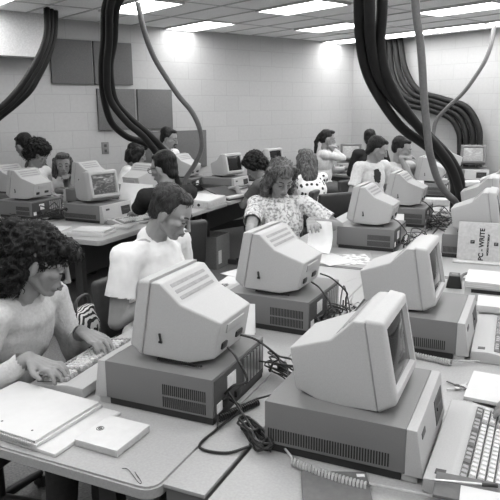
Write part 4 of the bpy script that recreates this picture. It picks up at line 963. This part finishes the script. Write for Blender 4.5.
r = bmesh.ops.extrude_face_region(bm, geom=bm.faces[:]); bmesh.ops.translate(bm, vec=(0, .0012, 0), verts=[q for q in r['geom'] if isinstance(q, bmesh.types.BMVert)]); link('page', bm, M_paperlit, t)
person('person in a white T-shirt with a dark chest print, in profile behind the third monitor', (1.285, 6.3, 1.231), A_(18), .45, body=A_(-30), hands=[UV(-.62, 5.1, .79), UV(-.66, 4.75, .79)], voxel=.008, top=mat('white_print_shirt', .62, .9, .05), sleeve=.7,
       hair='short', hairm=H_dark, back=1, chairlab='dark office chair under the man with printed T-shirt', seedn=5, printed=True)
person('person in a pale collared shirt, hand on chin, beside the big black hoses', (1.60, 6.6, 1.21), A_(0), .3, body=A_(-30), hands=[UV(-.5, 5.5, .80), tuple(Vector((1.60, 6.6, 1.21)) + UD*.115 - Vector((0, 0, .08)))], voxel=.008, top=mat('pale_shirt', .55, .9, .05), sleeve=.7,
       hair='short', hairm=H_dark, seat=True, chairlab='dark office chair under the man with hand at his chin', seedn=6, elbows=[None, UD*.4-Vector((0, 0, 1))])
person('person seen from behind in a white dotted blouse, with long light brown hair', (.589, 6.9-.35, 1.10), A_(125), .2, body=A_(140), hands=[UV(-2.2, 5.05, .79), UV(-2.2, 5.3, .79)], voxel=.009, top=C_dots, sleeve=.6,
       hair='long', hairm=H_light, woman=True, chairlab='dark office chair under the woman in the dotted blouse', seedn=7)
person('person with a dark ponytail sitting in profile, arms on the far corner desk', (1.057, 8.5, 1.227), R(0), .15, body=R(-5), hands=[(1.50, 8.55, .80), (1.17, 8.47, 1.14)], voxel=.009, top=C_cream, sleeve=1.7,
       hair='pony', hairm=H_dark, woman=True, chairlab='dark office chair under the ponytailed woman', seedn=8, trousers=C_grey, elbows=[None, (.4, 0, -1)])
person('person in a dark suit seen from behind at the far corner desk', (1.617, 8.7-.2, 1.228), R(75), .2, body=R(95), hands=[(1.5, 8.85, .80), (1.78, 8.85, .80)], voxel=.009, top=C_black, sleeve=1.8,
       hair='short', hairm=H_dark, back=1, chairlab='dark office chair under the man in the dark suit', seedn=9)
person('person with short curly hair bending low beside a dark monitor screen', (.065, 6.6, 1.035), A_(185), .6, body=A_(180), hands=[UV(-2.36, 4.85, .80), UV(-2.33, 5.0, .80)], voxel=.009, top=C_grey,
       hair='curly', hairm=H_dark, chairlab='dark office chair under the curly-haired man', seedn=10)
person('person with a mustache and thick dark hair, in front of the sound panels', (-.944, 7.5, 1.298), A_(12), .3, body=A_(0), hands=[UV(-3.2, 5.35, .82), UV(-3.2, 5.3, .82)], voxel=.008, top=C_white,
       hair='short', hairm=H_dark, back=1, mustache=True, seat=False, seedn=11, lean=.05)
person('person in a white blouse with a dark bob, turned away below the dark hoses', (-1.247, 7.0, 1.15), A_(50), .35, body=A_(20), hands=[UV(-3.2, 4.75, .79), UV(-3.2, 4.55, .79)], voxel=.009, top=C_white,
       hair='bob', hairm=H_dark, woman=True, chairlab='dark office chair under the woman in the white blouse', seedn=12)
person('person with thick dark hair looking down at the far left, behind a monitor', (-2.079, 6.2, 1.202), A_(5), .4, body=A_(0), hands=[UV(-3.65, 3.9, .79), UV(-3.65, 3.7, .79)], voxel=.008, top=C_white,
       hair='curly', hairm=H_dark, woman=True, chairlab='dark office chair under the dark-haired woman at far left', seedn=13)
person('person in a dark grey shirt leaning in behind the dark-haired woman at far left', (-2.318, 6.5, 1.275), R(150), .4, body=R(190), hands=[UV(-4.3, 3.4, .85), UV(-4.2, 3.8, .85)], voxel=.009, top=C_grey, sleeve=.7,
       hair='short', hairm=H_dark, back=1, seat=False, seedn=14, lean=.3)
person('person with blond fringe facing the camera, chin on one hand', (-1.93, 6.5, 1.075), R(-70), .05, body=A_(-20), hands=[tuple(Vector((-1.93, 6.5, 1.075)) + Vector((.04, -.08, -.11))), UV(-3.6, 3.98, .79)], voxel=.008, top=C_white, sleeve=1.5,
       hair='long', hairm=H_light, woman=True, seat=False, seedn=15)
person('person reaching in from the right edge with one finger on the nearest keyboard', (1.19, 1.40, 1.15), A_(180), .4, body=A_(180), hands=[UV(.80, .50, .80), UV(.60, .60, .795)], voxel=.0055, top=C_white, sleeve=1.6,
       hair='short', hairm=H_brown, chairlab='dark office chair outside the right edge of the picture', seedn=16)

# bag on the floor between the two people at left
t = empty('striped_bag', (-.765, 2.72, 0), -TA+.2, 'soft zebra-striped bag standing beside the chair behind the pale sweater', 'bag')
bm = bmesh.new(); ell(bm, (0, 0, .65), (.06, .11, .11)); box(bm, (0, 0, .71), (.06, .17, .09), bev=.02)
remesh('pouch', bm, .01, C_stripe, t, 2, lambda co, n: .008*noise.noise(co*16))
bm = bmesh.new(); tube(bm, spline([(0, -.07, .73), (0, -.05, .80), (0, .05, .80), (0, .07, .73)], 6), .008, 6); link('handle', bm, M_char, t)
bm = bmesh.new(); box(bm, (0, 0, .28), (.12, .19, .56), bev=.03); link('lower_bag', bm, M_char, t)
